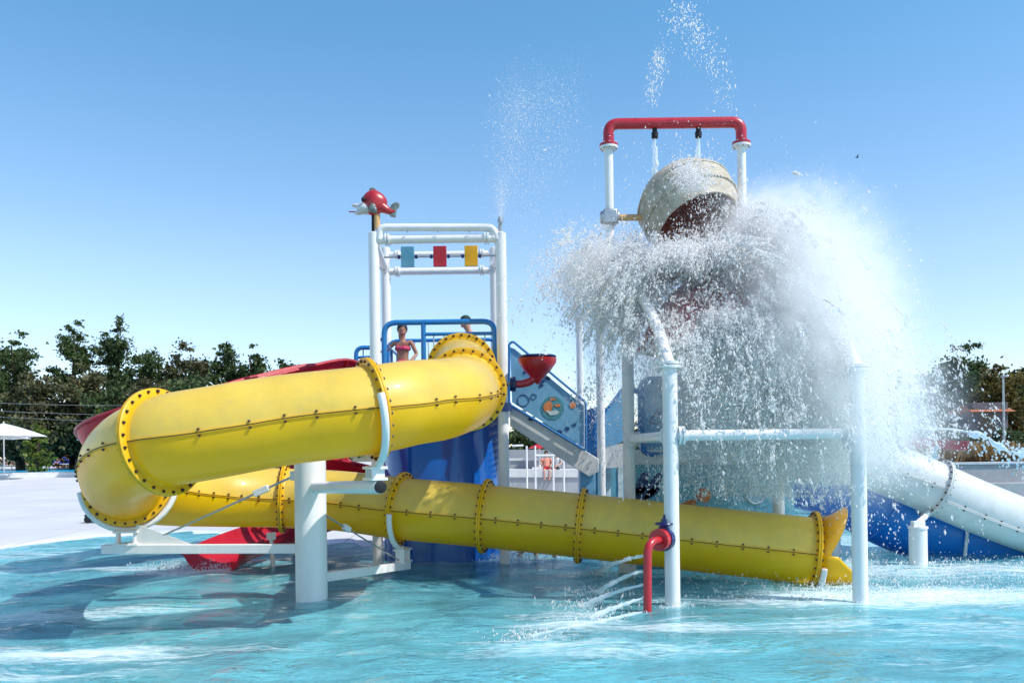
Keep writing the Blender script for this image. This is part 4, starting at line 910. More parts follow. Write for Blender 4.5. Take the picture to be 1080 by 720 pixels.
# ================================================================ RIGHT BACKGROUND
wl = thing('retaining_wall', 'pale grey concrete retaining wall in front of the dry grass bed', 'wall', P(1045, 515, 25)); 
xw0, xw1 = P(880, 500, 25).x, 34
zt1 = P(1045, 487.5, 25).z
MB().box(((xw0+xw1)/2, 25.15, zt1/2-.05), (xw1-xw0, .3, zt1-.02)).build('wall_face', 'concrete', wl)
MB().box(((xw0+xw1)/2, 25.14, zt1-.02), (xw1-xw0+.05, .38, .07)).build('wall_cap', mat('pale_cap', (.5, .52, .54), .7), wl, bevel=.01)
MB().box(((xw0+xw1)/2, 24.7, .22), (xw1-xw0, .6, .5)).build('wall_step', 'concrete', wl, bevel=.01)
MB().box(((xw0+xw1)/2, 32, zt1-.3), (xw1-xw0, 13.2, .5)).build('planting_bed', mat('bed_soil', (.12, .09, .06), .95), smooth=0, kind='structure')
def tufts(name, xr, yr, zb_, n, h, m, w_=.012, lean=.35, seed=1, **kw):
    g = np.random.default_rng(seed); k = n; cx = g.uniform(*xr, 90); cy = g.uniform(*yr, 90); i = g.integers(0, 90, k)
    x = cx[i]+g.normal(0, .22, k); y = cy[i]+g.normal(0, .22, k); hh = h*g.uniform(.5, 1.15, k); lx = (x-cx[i])*1.2+g.normal(0, lean*.3, k); ly = (y-cy[i])*1.2
    b = np.stack([x, y, np.full(k, zb_)], 1); tp = b+np.stack([lx*hh, ly*hh, hh], 1); a = g.uniform(0, PI, k); s = np.stack([np.cos(a), np.sin(a), 0*a], 1)*w_
    md = b*.45+tp*.55+np.array([0, 0, .08])*hh[:, None]
    v = np.stack([b-s, b+s, md+s*1.6, tp, md-s*1.6], 1).reshape(-1, 3); f = np.arange(5*k).reshape(-1, 5)
    return np_mesh(name, v, f, m, smooth=False, **kw)
tufts('dry_grass', (P(945, 0, 27).x, P(1052, 0, 27).x), (26.2, 29.5), zt1-.05, 9000, .62, 'straw', .02, label='clump of dry straw-coloured ornamental grass in the bed behind the wall', cat='ornamental grass', kind='stuff')
def bush(px, top, d, wpx, base, m, lb, seed, n=700, leaf=.07, group=None, name='bush'):
    g = np.random.default_rng(seed); tp = P(px, top, d); r = wpx/2*d/F_PX; h = tp.z-base; t_ = thing(name, lb, 'shrub', (tp.x, d, base), group)
    v = g.normal(size=(n, 3)); v /= np.linalg.norm(v, axis=1)[:, None]; q = g.uniform(.5, 1.05, n)**.5; lump = 1+.18*np.sin(v[:, 0]*5+seed)+.15*np.sin(v[:, 2]*7+seed)
    c0 = v*(q*lump)[:, None]*np.array([r, r*.8, h/2])+np.array([0, 0, h/2]); a = g.normal(size=(n, 3)); b = g.normal(size=(n, 3)); a /= np.linalg.norm(a, axis=1)[:, None]; b /= np.linalg.norm(b, axis=1)[:, None]; s = leaf*d/30
    vv = np.stack([c0-a*s, c0-b*s*.6, c0+a*s, c0+b*s*.6], 1).reshape(-1, 3); o = np_mesh('foliage', vv, np.arange(4*n).reshape(-1, 4), m, smooth=False); o.parent = t_
    m_ = MB()
    for k in range(5): m_.tube([V((tp.x, d, base-.02)), V((tp.x+g.normal(0, r*.4), d+g.normal(0, r*.3), base+h*.6))], [.03, .01], 5)
    m_.build('stem', 'bark', t_); return t_
for i, (px, top, w_, d, m, lb) in enumerate(((1062, 452, 34, 31, 'leaf', 'dark green rounded shrub beside the lamp pole'), (1085, 455, 34, 30, 'leaf', 'dark green shrub at the right edge of the bed'), (1035, 456, 36, 33, 'leaf_o', 'olive shrub in front of the hut'), (1000, 458, 50, 33, 'leaf', 'low dark shrub behind the dry grass'), (960, 458, 44, 33, 'leaf_o', 'olive shrub behind the red trough slide'))):
    bush(px, top, d, w_, zt1-.06, m, lb, i+3, 1100, group='shrubs in the planting bed')
ht = thing('garden_hut', 'small dark hut with a terracotta tiled roof under the trees at right', 'hut', P(1045, 452, 42))
a = P(1045, 452, 42); MB().box((a.x, 43, a.z+.3), (1.7, 2, 2.0)).build('wall', 'render_wall', ht)
m = MB(); za = P(1045, 434, 42).z; zb2 = P(1045, 424, 42).z
m.add([(a.x-1.1, 41.7, za), (a.x+1.1, 41.7, za), (a.x+1.1, 44.3, za), (a.x-1.1, 44.3, za), (a.x-.8, 43, zb2), (a.x+.8, 43, zb2)], [(0, 1, 5, 4), (2, 3, 4, 5), (1, 2, 5), (3, 0, 4), (3, 2, 1, 0)]).build('roof', 'roof_tile', ht, smooth=0)
MB().box((a.x-.2, 41.985, a.z+.25), (.8, .02, .9)).build('window', 'glassdark', ht, smooth=0)
lpq = P(1059, 466, 29); t_ = thing('lamp_pole', 'thin tall grey lamp pole rising from the bed beside the dark shrub', 'pole', V((lpq.x, 29, zt1-.05)))
MB().tube([V((lpq.x, 29, zt1-.06)), V((lpq.x, 29, P(1059, 398, 29).z))], [.045, .03], 10).build('pole_shaft', 'steel', t_)
MB().box((lpq.x, 28.9, P(1059, 397, 29).z), (.12, .3, .07)).build('lamp_head', 'steel', t_, bevel=.01)

# ================================================================ CENTRE BACKGROUND: stepped terrace with white rails
tb = thing('terrace', 'stepped grey terrace with a bright white band seen under the stair', 'terrace', P(575, 515, 26))
def terr(x0, x1, y0, y1, d, th, m, nm):
    pl = [P(x0, y0, d), P(x1, y0, d), P(x1, y1, d), P(x0, y1, d)]; return MB().plate(pl, V((0, th, 0))).build(nm, m, tb)
terr(470, 700, 503, 530, 26, .9, 'concrete', 'lower_step'); terr(470, 700, 495, 503, 25.95, 1.4, 'whfab', 'white_band'); terr(470, 700, 485.5, 495, 27.4, 1, 'concrete', 'middle_step'); terr(470, 700, 483.3, 485.5, 27.36, .7, 'whfab', 'step_edge'); terr(470, 700, 474, 483.3, 28.4, .8, 'concrete', 'top_step')
wr_ = thing('white_handrail', 'thin white handrail standing along the terrace steps', 'railing', P(560, 500, 25.6))
for px in (556, 565, 584, 595): MB().tube([P(px, 527, 25.6), P(px-.6, 470 if px < 570 else 481, 25.6)], .028, 8).build('rail_post', 'white', wr_)
MB().tube([P(540, 470, 25.6), P(552, 469.5, 25.6)], .03, 8).tube([P(564, 480, 25.6), P(585, 480, 25.6)], .03, 8).build('rail_bar', 'white', wr_)

def parasol(px, rim_y, top_y, d, r, m, lb, base=.75, pole=True, nm='parasol', grp=None):
    a = P(px, rim_y, d); top = P(px, top_y, d).z; t_ = thing(nm, lb, 'parasol', (a.x, d, base), grp); K = 8; vs = [V((a.x, d, top))]; fs = []
    for j, q in enumerate((.35, .7, 1)):
        for k in range(K*3):
            c_ = 2*PI*k/(K*3); sag = .05*r*q*math.cos(c_*K/1)*0; rr = r*q*(1 if k % 3 == 0 else .955); vs.append(V((a.x+rr*math.cos(c_), d+rr*math.sin(c_), top+(a.z-top)*(q**1.15)-(0 if k % 3 == 0 else -.03*q))))
    N = K*3
    for k in range(N): fs.append((0, 1+k, 1+(k+1) % N))
    for j in range(2):
        for k in range(N): fs.append((1+j*N+k, 1+(j+1)*N+k, 1+(j+1)*N+(k+1) % N, 1+j*N+(k+1) % N))
    MB().add(vs, fs).build('canopy', m, t_, smooth=20)
    m_ = MB()
    for k in range(K): c_ = 2*PI*k/K; m_.tube([V((a.x, d, top-.1)), V((a.x+r*.96*math.cos(c_), d+r*.96*math.sin(c_), a.z+.01))], .012, 5)
    m_.build('rib_set', 'steel', t_)
    MB().tube([V((a.x, d, base)), V((a.x, d, top+.08))], .03, 8).box((a.x, d, base+.04), (.5, .5, .08)).build('pole', 'white', t_)
    return t_
parasol(4, 460.5, 446, 42, 1.95, 'whfab', 'large white parasol at the left edge over the sunbathers')
parasol(-10, 463, 453, 44, 1.9, 'whfab', 'second white parasol half hidden behind the large one at the left edge')
parasol(105, 464, 457, 45, 1.15, 'tealfab', 'teal parasol just left of the red slide\'s turn')
parasol(569, 473, 467, 27, .38, 'redfab', 'small red parasol on the terrace under the stair', base=P(569, 495, 27).z)

# ================================================================ PEOPLE
def person_mesh(J, E, Rr, sub=2):
    me = bpy.data.meshes.new('body'); names = list(J); me.from_pydata([J[n] for n in names], [(names.index(a), names.index(b)) for a, b in E], [])
    o = bpy.data.objects.new('tmp', me); COL.objects.link(o); md = o.modifiers.new('s', 'SKIN'); md.use_smooth_shade = True
    for i, n in enumerate(names):
        sv = me.skin_vertices[0].data[i]; r = Rr[n]; sv.radius = r if isinstance(r, tuple) else (r, r); sv.use_root = (n == 'pelvis')
    s = o.modifiers.new('d', 'SUBSURF'); s.levels = sub; s.render_levels = sub
    bpy.context.view_layer.update(); dg = bpy.context.evaluated_depsgraph_get(); m2 = bpy.data.meshes.new_from_object(o.evaluated_get(dg)); bpy.data.objects.remove(o); return m2
def hand(m, w_, dr, up, s=1.0):
    dr = dr.normalized(); sd = dr.cross(up).normalized(); nn = sd.cross(dr).normalized(); q = Matrix((dr, sd, nn)).transposed()
    m.ell(w_+dr*.045*s, (.055*s, .042*s, .018*s), q, 10, 8)
    for k, (o_, l_) in enumerate(((-.03, .062), (-.01, .075), (.01, .07), (.029, .055))):
        a = w_+dr*.075*s+sd*o_*s; b = a+dr*l_*.5*s-nn*.004*s; c_ = b+dr*l_*.42*s-nn*.018*s; m.tube([a, b, c_], [.0095*s, .0085*s, .006*s], 6)
    a = w_+dr*.03*s-sd*.035*s; m.tube([a, a+dr*.03*s-sd*.02*s-nn*.01*s, a+dr*.055*s-sd*.022*s-nn*.018*s], [.011*s, .010*s, .007*s], 6)
def person(lb, loc, rz, Hh, pose, skin='skin', top=None, bottom=None, hair='hair', cap=None, long_hair=False, cat='person', child=False, group=None):
    """pose: joint overrides in units of body height; x right, y forward, z up, from the ground under the pelvis"""
    J = dict(pelvis=(0, 0, .52), waist=(0, 0, .60), chest=(0, .0, .71), neck=(0, 0, .815), nk2=(0, .005, .85), hd=(0, .012, .905), crown=(0, .005, .965),
             sl=(-.105, 0, .795), el=(-.15, -.01, .63), wl=(-.155, .04, .49), sr=(.105, 0, .795), er=(.15, -.01, .63), wr=(.155, .04, .49),
             hl=(-.05, 0, .50), kl=(-.055, .01, .28), al=(-.055, -.01, .045), tl=(-.06, .10, .02), hr=(.05, 0, .50), kr=(.055, .01, .28), ar=(.055, -.01, .045), tr=(.06, .10, .02))
    J.update({k: x for k, x in pose.items() if k != 'face'})
    Rr = dict(pelvis=(.082, .06), waist=(.066, .05), chest=(.082, .058), neck=(.034, .034), nk2=.032, hd=(.048, .058), crown=(.040, .048), sl=.032, el=.023, wl=.015, sr=.032, er=.023, wr=.015,
              hl=.052, kl=.033, al=.020, tl=.016, hr=.052, kr=.033, ar=.020, tr=.016)
    E = [('pelvis', 'waist'), ('waist', 'chest'), ('chest', 'neck'), ('neck', 'nk2'), ('nk2', 'hd'), ('hd', 'crown'), ('chest', 'sl'), ('sl', 'el'), ('el', 'wl'), ('chest', 'sr'), ('sr', 'er'), ('er', 'wr'),
         ('pelvis', 'hl'), ('hl', 'kl'), ('kl', 'al'), ('al', 'tl'), ('pelvis', 'hr'), ('hr', 'kr'), ('kr', 'ar'), ('ar', 'tr')]
    J = {k: V(x)*Hh for k, x in J.items()}; Rr = {k: (tuple(y*Hh for y in x) if isinstance(x, tuple) else x*Hh) for k, x in Rr.items()}
    root = thing('person', lb, cat, loc, group); root.rotation_euler = (0, 0, rz)
    me = person_mesh(J, E, Rr); bm = bmesh.new(); bm.from_mesh(me)
    ex = MB(); s = Hh/1.7; fwd = V((0, 1, 0))
    hd = J['hd']; cr = J['crown']; hu = (cr-hd).normalized(); hf = (V(pose['face']).normalized() if 'face' in pose else fwd); hf = (hf-hu*hf.dot(hu)).normalized(); hs = hf.cross(hu).normalized()
    q = Matrix((hs, hf, hu)).transposed(); s0 = s; s = s*(1.16 if long_hair else 1); hc = hd.lerp(cr, .35)
    ex.ell(hc, (.074*s*1.02, .092*s, .112*s), q, 20, 14)                        # skull and face
    ex.ell(hc+hf*.07*s-hu*.06*s, (.042*s, .03*s, .035*s), q, 12, 8)            # jaw
    ex.ell(hc+hf*.097*s-hu*.018*s, (.012*s, .02*s, .022*s), q, 8, 6)            # nose
    for e in (-1, 1): ex.ell(hc+hs*e*.076*s-hu*.01*s, (.01*s, .018*s, .028*s), q, 8, 6)
    sh_ = s; s = s0; hand(ex, J['wl'], J['wl']-J['el'], V((1, 0, 0)), s); hand(ex, J['wr'], J['wr']-J['er'], V((-1, 0, 0)), s); s = sh_
    t_ = bpy.data.meshes.new('t'); t_.from_pydata([tuple(x) for x in ex.v], [], ex.f); bm.from_mesh(t_); bmesh.ops.recalc_face_normals(bm, faces=bm.faces); bm.to_mesh(me); bm.free(); me.materials.clear(); me.materials.append(M[skin]); me.shade_smooth()
    b = bpy.data.objects.new('body', me); COL.objects.link(b); b.parent = root
    def part(mb, nm, m):
        me = bpy.data.meshes.new(nm); me.from_pydata([tuple(x) for x in mb.v], [], mb.f); me.materials.append(M[m]); me.shade_smooth(); o = bpy.data.objects.new(nm, me); COL.objects.link(o); o.parent = root
        bm = bmesh.new(); bm.from_mesh(me); bmesh.ops.recalc_face_normals(bm, faces=bm.faces); bm.to_mesh(me); bm.free(); return o
    for e in (-1, 1):
        part(MB().ell(hc+hs*e*.03*s+hf*.082*s+hu*.008*s, (.012*s, .008*s, .008*s), q, 8, 6), 'eye', 'black')
    part(MB().ell(hc+hf*.098*s-hu*.055*s, (.024*s, .006*s, .007*s), q, 8, 6), 'mouth', 'pink')
    if cap:
        m = MB().ell(hc+hu*.035*s-hf*.005*s, (.084*s, .102*s, .088*s), q, 18, 10); m.ell(hc+hu*.035*s+hf*.11*s, (.06*s, .07*s, .01*s), q, 12, 6); part(m, 'cap', cap)
        part(MB().ell(hc-hf*.03*s-hu*.0*s, (.08*s, .078*s, .085*s), q, 14, 10), 'hair', hair)
    else:
        m = MB().ell(hc+hu*.034*s-hf*.022*s, (.094*s, .108*s, .108*s), q, 18, 12)
        if long_hair: m.ell(hc-hf*.075*s-hu*.06*s, (.06*s, .04*s, .12*s), q, 14, 10).tube([hc-hf*.09*s, hc-hf*.12*s-hu*.10*s, hc-hf*.09*s-hu*.24*s], [.035*s, .035*s, .012*s], 10)
        part(m, 'hair', hair)
    def along(a, b, ra, rb, t0, t1, sx=1.0, k=5):
        A, B = J[a].lerp(J[b], t0), J[a].lerp(J[b], t1); return A, B
    if top == 'bikini':
        c_ = J['chest']; cu = (J['neck']-J['waist']).normalized(); m = MB(); K = 28
        m.sweep([c_+V((.094*Hh*math.cos(2*PI*k/K), .070*Hh*math.sin(2*PI*k/K), 0))+cu*.0 for k in range(K)], [(.006*Hh*math.cos(a), .022*Hh*math.sin(a)) for a in [2*PI*i/8 for i in range(8)]], up=cu, closed=True)
        for e in (-1, 1):
            m.ell(c_+V((e*.038*Hh, .052*Hh, .004)), (.032*Hh, .022*Hh, .03*Hh), None, 12, 8); m.tube([c_+V((e*.04*Hh, .066*Hh, .02*Hh)), J['chest'].lerp(J['s'+'lr'[e > 0]], .6)+V((0, .02*Hh, .036*Hh)), c_+V((e*.04*Hh, -.062*Hh, .02*Hh))], .006*Hh, 6)
        part(m, 'bikini_top', 'pink')
    elif top:
        m = MB(); ch_, pe = J['chest'], J['waist'].lerp(J['pelvis'], .4); K = 20; cu = (J['neck']-J['pelvis']).normalized()
        m.sweep([pe, J['waist'], ch_, ch_.lerp(J['neck'], .6), ch_.lerp(J['neck'], .92)], [(math.cos(2*PI*k/K)*.108*Hh, math.sin(2*PI*k/K)*.078*Hh) for k in range(K)], scale=[.82, .78, 1.0, .92, .5], up=None)
        for sd_ in 'lr':
            a, b_ = J['s'+sd_], J['e'+sd_]; m.tube([a.lerp(ch_, .15), a.lerp(b_, .3), a.lerp(b_, .62)], [.045*Hh, .038*Hh, .034*Hh], 12)
        part(m, 'shirt', top)
    if bottom:
        m = MB(); K = 20
        m.sweep([J['waist'].lerp(J['pelvis'], .45), J['pelvis'], J['pelvis'].lerp((J['hl']+J['hr'])/2, 1.0)-(J['waist']-J['pelvis']).normalized()*.03*Hh], [(math.cos(2*PI*k/K)*.105*Hh, math.sin(2*PI*k/K)*.075*Hh) for k in range(K)], scale=[.86, 1.0, .93])
        if bottom != 'pink':
            for sd_ in 'lr': a, b_ = J['h'+sd_], J['k'+sd_]; m.tube([a, a.lerp(b_, .4), a.lerp(b_, .75)], [.06*Hh, .055*Hh, .05*Hh], 14)
        part(m, 'bikini_bottom' if bottom == 'pink' else 'shorts', bottom)
    return root
g_ = P(424.5, 342, 13.2)
hgt = g_.z-PL
person('girl in a coral pink bikini top with dark tied hair holding the tower rail', (g_.x, 13.2, PL), PI-.35, hgt,
       dict(sr=(.105, 0, .79), er=(.17, .07, .70), wr=(.25, .15, .66), el=(-.165, -.04, .64), wl=(-.14, .08, .55), face=(-.5, .9, -.1)), 'skin', 'bikini', 'pink', long_hair=True)
q = P(494, 332.5, 13.5)
person('person in a dark cap leaning forward behind the top of the yellow tube', (q.x+.1, 13.5, PL), PI*.62, (q.z-PL)/.985,
       dict(chest=(0, .03, .70), neck=(0, .06, .80), nk2=(0, .08, .835), hd=(0, .10, .89), crown=(0, .11, .95), sl=(-.105, .05, .78), sr=(.105, .05, .78), el=(-.14, .12, .66), er=(.14, .12, .66), wl=(-.10, .24, .63), wr=(.10, .24, .63)), 'skin2', None, 'dkfab', cap='capfab')
q = W(555, 592); 
person('child in dark shorts bending over behind the yellow tube, legs in the water', (q.x+.05, q.y+.6, -.33), -PI/2, 1.25,
       dict(pelvis=(0, -.05, .50), waist=(0, .06, .55), chest=(0, .19, .56), neck=(0, .29, .57), nk2=(0, .32, .57), hd=(0, .37, .56), crown=(0, .43, .56), sl=(-.1, .26, .55), sr=(.1, .26, .55), el=(-.13, .28, .42), er=(.13, .28, .42), wl=(-.11, .3, .32), wr=(.11, .3, .32),
            hl=(-.05, -.05, .47), kl=(-.06, .08, .33), al=(-.06, .11, .05), tl=(-.06, .2, .03), hr=(.05, -.05, .47), kr=(.06, -.10, .30), ar=(.06, -.22, .10), tr=(.06, -.2, .03)), 'skin', None, 'dkfab')
sit = dict(pelvis=(0, 0, .27), waist=(0, -.05, .35), chest=(0, -.09, .46), neck=(0, -.11, .565), nk2=(0, -.10, .60), hd=(0, -.09, .655), crown=(0, -.09, .715), sl=(-.105, -.1, .545), sr=(.105, -.1, .545), el=(-.15, -.02, .42), er=(.15, -.02, .42), wl=(-.1, .12, .36), wr=(.1, .12, .36),
           hl=(-.05, .0, .25), hr=(.05, 0, .25), kl=(-.07, .24, .27), kr=(.07, .24, .27), al=(-.06, .26, .045), ar=(.06, .26, .045), tl=(-.06, .35, .02), tr=(.06, .35, .02))
lounge = dict(pelvis=(0, 0, .24), waist=(0, -.07, .28), chest=(0, -.15, .36), neck=(0, -.22, .44), nk2=(0, -.24, .47), hd=(0, -.26, .52), crown=(0, -.28, .58), sl=(-.105, -.2, .42), sr=(.105, -.2, .42), el=(-.15, -.1, .33), er=(.15, -.1, .33), wl=(-.1, .04, .30), wr=(.1, .04, .30),
              hl=(-.05, .0, .24), hr=(.05, 0, .24), kl=(-.06, .22, .36), kr=(.06, .24, .27), al=(-.06, .38, .22), ar=(.06, .46, .24), tl=(-.06, .45, .25), tr=(.06, .5, .3))
def lounger(px, d, rz, m, lb, base=.80, group='sun loungers beside the far pool'):
    p = P(px, 480, d); t_ = thing('sun_lounger', lb, 'sun lounger', (p.x, d, base), group); t_.rotation_euler = (0, 0, rz)
    def lp(mb, nm, m_): 
        me = bpy.data.meshes.new(nm); me.from_pydata([tuple(x) for x in mb.v], [], mb.f); me.materials.append(M[m_]); o = bpy.data.objects.new(nm, me); COL.objects.link(o); o.parent = t_
    lp(MB().box((0, .35, .33), (.6, 1.3, .07)), 'seat_pad', m); lp(MB().box((0, -.55, .52), (.6, .75, .07), Euler((-R(38), 0, 0))), 'backrest', m)
    lp(MB().box((-.29, .1, .27), (.04, 1.9, .05)).box((.29, .1, .27), (.04, 1.9, .05)), 'frame', 'white')
    for x in (-.27, .27):
        for y in (-.6, .9): lp(MB().box((x, y, .13), (.04, .04, .26)), 'leg', 'white')
    return t_
ZB = .78
for i, (px, d, rz, m, lb) in enumerate(((12, 44, -1.2, 'orfab', 'salmon sun lounger of the dark-dressed sunbather at the far pool'), (-3, 44, -1.0, 'whfab', 'white sun lounger at the left edge under the parasol'), (50, 46, -1.3, 'bluefab', 'blue sun lounger left of the group of empty ones'), (66, 46.2, -1.5, 'bluefab', 'blue sun lounger in the middle of the group of empty ones'), (80, 46.4, -1.4, 'bluefab', 'blue sun lounger at the right end by the yellow tube'))): lounger(px, 62.3 if False else d+17, rz, m, lb)
pp = P(20, 480, 61.2)
person('sunbather in dark clothes reclining on the salmon lounger by the far pool', (pp.x, 61.2, ZB+.06), -1.25, 1.75, lounge, 'skin', 'dkfab', 'whfab')
for i, (px, d, rz, po, tp, bt, sk, lb) in enumerate(((52, 63.5, 2.4, {}, 'tealfab', 'dkfab', 'skin', 'standing bather in a teal top between the lounger groups'), (63, 63, 2.9, sit, None, 'bluefab', 'skin2', 'bare-chested bather sitting in front of the pale bush'), (72, 63.4, 2.0, sit, 'whfab', 'dkfab', 'skin2', 'bather in a white shirt sitting near the right loungers'))):
    q = P(px, 480, d); person(lb, (q.x, d, ZB), rz, 1.5, po, sk, tp, bt)
bush(66, 473, 64.5, 22, ZB, 'straw', 'pale whitish bush behind the seated bathers', 77, 900, .09, name='pale_bush')
zt2 = P(577, 495, 27).z
for i, (px, rz, sk, tp, bt, lb) in enumerate(((577, PI, 'skin2', 'orfab', 'redfab', 'person in a salmon shirt sitting on the white terrace band'), (587, 2.6, 'skin2', 'whfab', 'dkfab', 'person in a white shirt with bare legs sitting right on the terrace band'))):
    q = P(px, 500, 25.9); person(lb, (q.x, 26.25, zt2-.30), rz, 1.2, sit, sk, tp, bt)
q = P(613, 515, 14.6); person('bather standing on the deck seen through the gap beside the stair landing', (P(645, 500, 16).x, 16, .05), PI, 1.15, {}, 'skin2', None, 'tealfab')

# small trolley on the deck
tq = W(106, 547, .17); tq.z = float(terrain_z(np.array([tq.x]), np.array([tq.y]))[0]); tt = thing('small_trolley', 'low grey wheeled trolley on the white deck behind the slide cradle', 'trolley', tq)
m = MB()
MB().box(tq+V((.25, 0, .17)), (1.0, .5, .05)).build('platform', 'dkfab', tt, bevel=.01)
MB().tube(rounded([tq+V((-.2, -.2, .17)), tq+V((-.2, -.2, .32)), tq+V((.7, -.2, .34))], .05), .02, 8).build('handle', 'dkfab', tt)
for x in (-.18, .65):
    for y in (-.22, .22): MB().lathe(tq+V((x, y-.025, .08)), (0, 1, 0), [(0, .08), (.05, .08)], 16).build('wheel', 'black', tt)
# overhead cables in front of the trees
for k, (ya, yb, d) in enumerate(((423, 421, 50), (431, 433, 50), (437, 441, 50))):
    a, b_ = P(-40, ya, d), P(330, yb, d); pts = [a.lerp(b_, t/24)-V((0, 0, .3*4*(t/24)*(1-t/24))) for t in range(25)]
    o = MB().tube(pts, .007, 5).build('overhead_cable', 'cable', None, origin=a, label='thin %s cable strung in front of the left tree line' % ('upper', 'middle', 'lower')[k], cat='cable', group='cables across the trees')
q = P(904, 166, 60); bd = thing('bird', 'tiny dark bird flying in the sky right of the bucket arch', 'bird', q)
MB().ell(q, (.12, .05, .045), None, 10, 6).plate([q+V((-.02, 0, 0)), q+V((.05, 0, 0)), q+V((.0, -.28, .10)), q+V((-.06, -.25, .10))], (0, 0, .01)).plate([q+V((-.02, 0, 0)), q+V((.05, 0, 0)), q+V((0, .28, .10)), q+V((-.06, .25, .10))], (0, 0, .01)).build('body', 'black', bd)
# ================================================================ SPRAY
class Drops:
    def __init__(s): s.p = []; s.r = []; s.d = []
    def add(s, p, r, d=None):
        s.p.append(p); s.r.append(r*np.ones(len(p))); s.d.append(d if d is not None else rng.normal(size=p.shape)*.4+np.array([0, 0, -1.]))
    def build(s, name, m, **kw):
        p = np.concatenate(s.p); r = np.concatenate(s.r); d = np.concatenate(s.d); ok = p[:, 2] > .0
        if name == 'water_spray':
            # the fall has not yet reached the tube in front; the bucket's mouth and the roof's left flank are only thinly covered
            u = rng.uniform(size=len(p)); ok &= ~((p[:, 2] < 1.0) & (p[:, 1] < 11.0) & (p[:, 0] < 3.6)); ok &= ~((p[:, 2] < 1.15) & (p[:, 0] >= 3.3) & (u < .88))
            def near(c, s_): return (((p-np.array(c))/np.array(s_))**2).sum(1) < 1
            mouth = pp3(738, 240, 10.0); ok &= ~(near(mouth, (.58, 1.2, .36)) & (u < .84)); ok &= ~(near(pp3(708, 318, 9.3), (.38, 1.2, .44)) & (u < .80)); ok &= ~(near(pp3(765, 305, 9.3), (.34, 1.1, .26)) & (u < .70))
            ok &= ~(near(pp3(672, 445, 10.0), (.50, 2.2, .75)) & (u < .78)); ok &= ~((p[:, 2] < 1.45) & (u < .45))
            ok &= ~(near(pp3(567, 385, 12.1), (.9, 2.0, .5)) & (u < .85)) 
        p, r, d = p[ok], r[ok], d[ok]
        d = d/np.maximum(1e-6, np.linalg.norm(d, axis=1))[:, None]; q = rng.normal(size=d.shape); a = np.cross(d, q); a /= np.linalg.norm(a, axis=1)[:, None]; b = np.cross(d, a)
        el = rng.uniform(1.2, 3.2, len(p))[:, None]; R3 = r[:, None]
        c, s_ = -.5, .866
        v = np.stack([p+d*R3*el, p-d*R3*el, p+a*R3, p+(a*c+b*s_)*R3, p+(a*c-b*s_)*R3], 1).reshape(-1, 3)
        base = (np.arange(len(p))*5)[:, None]; f = (base[:, None, :]+np.array([[0, 2, 3], [0, 3, 4], [0, 4, 2], [1, 3, 2], [1, 4, 3], [1, 2, 4]])[None]).reshape(-1, 3)
        print(name, len(p)); return np_mesh(name, v, f, m, smooth=True, **kw)
NW = [(rng.normal(size=3)*k, rng.uniform(0, 6.28), 1/k**.5) for k in (1.3, 1.8, 2.5, 3.5, 5, 7, 10, 13, 17, 23) for _ in range(3)]
def clump(p, stretch=(1, 1, .6)):
    q = p*np.array(stretch); s = 0
    for w_, ph, a in NW: s = s+a*np.sin(q@w_+ph)
    return s/2.2
def keep(p, th=0., soft=.8): return rng.uniform(size=len(p)) < 1/(1+np.exp(-(clump(p)-th)/soft*2))
def ballistic(n, org, osd, vel, vsd, t0, t1, drag=.7):
    """drops thrown from org at velocity vel, each seen at its own age"""
    o = np.array(org)+rng.normal(size=(n, 3))*osd; v_ = np.array(vel)+rng.normal(size=(n, 3))*vsd; t = rng.uniform(t0, t1, n)[:, None]
    te = (1-np.exp(-drag*t))/drag; p = o+v_*te+np.array([0, 0, -4.9])*t**2*(1-.25*np.minimum(1, t)); d = v_*np.exp(-drag*t)+np.array([0, 0, -9.8])*t
    return p, d
def blobp(n, c, sd_, sh=0): 
    p = np.array(c)+rng.normal(size=(n, 3))*np.array(sd_); return p
def rads(n, m=.0045, s=.45, mx=.016): return np.minimum(m*np.exp(rng.normal(size=n)*s), mx)
def pp3(px, py, d): return np.array(P(px, py, d))
DR = Drops(); K_ = 1.0
def emit(p, d=None, th=0., soft=.8, m=.0045, s=.45, mx=.013):
    m = m*1.25
    k = keep(p, th, soft); p = p[k]; d = d[k] if d is not None else None; DR.add(p, rads(len(p), m, s, mx), d)
def imgpoly(n, poly, d, dsd, edge=6):
    """points spread evenly over a region of the spray's mid plane at depth d, thickened by dsd"""
    n = int(n*3.0); poly = np.array(poly, float); lo, hi = poly.min(0), poly.max(0); out = []
    while sum(map(len, out)) < n:
        q = rng.uniform(lo, hi, (n*2, 2)); x, y = q[:, 0], q[:, 1]; ins = np.zeros(len(q), bool); j = len(poly)-1
        for i in range(len(poly)):
            xi, yi = poly[i]; xj, yj = poly[j]; c = ((yi > y) != (yj > y)) & (x < (xj-xi)*(y-yi)/(yj-yi+1e-9)+xi); ins ^= c; j = i
        out.append(q[ins])
    q = np.concatenate(out)[:n]+rng.normal(size=(n, 2))*edge; dd = d+rng.normal(size=n)*dsd
    u = (q[:, 0]-CX)/F_PX*dd; v_ = (HY-q[:, 1])/F_PX*dd
    return np.stack([u*cR+v_*sR, dd, H_CAM-u*sR+v_*cR], 1)
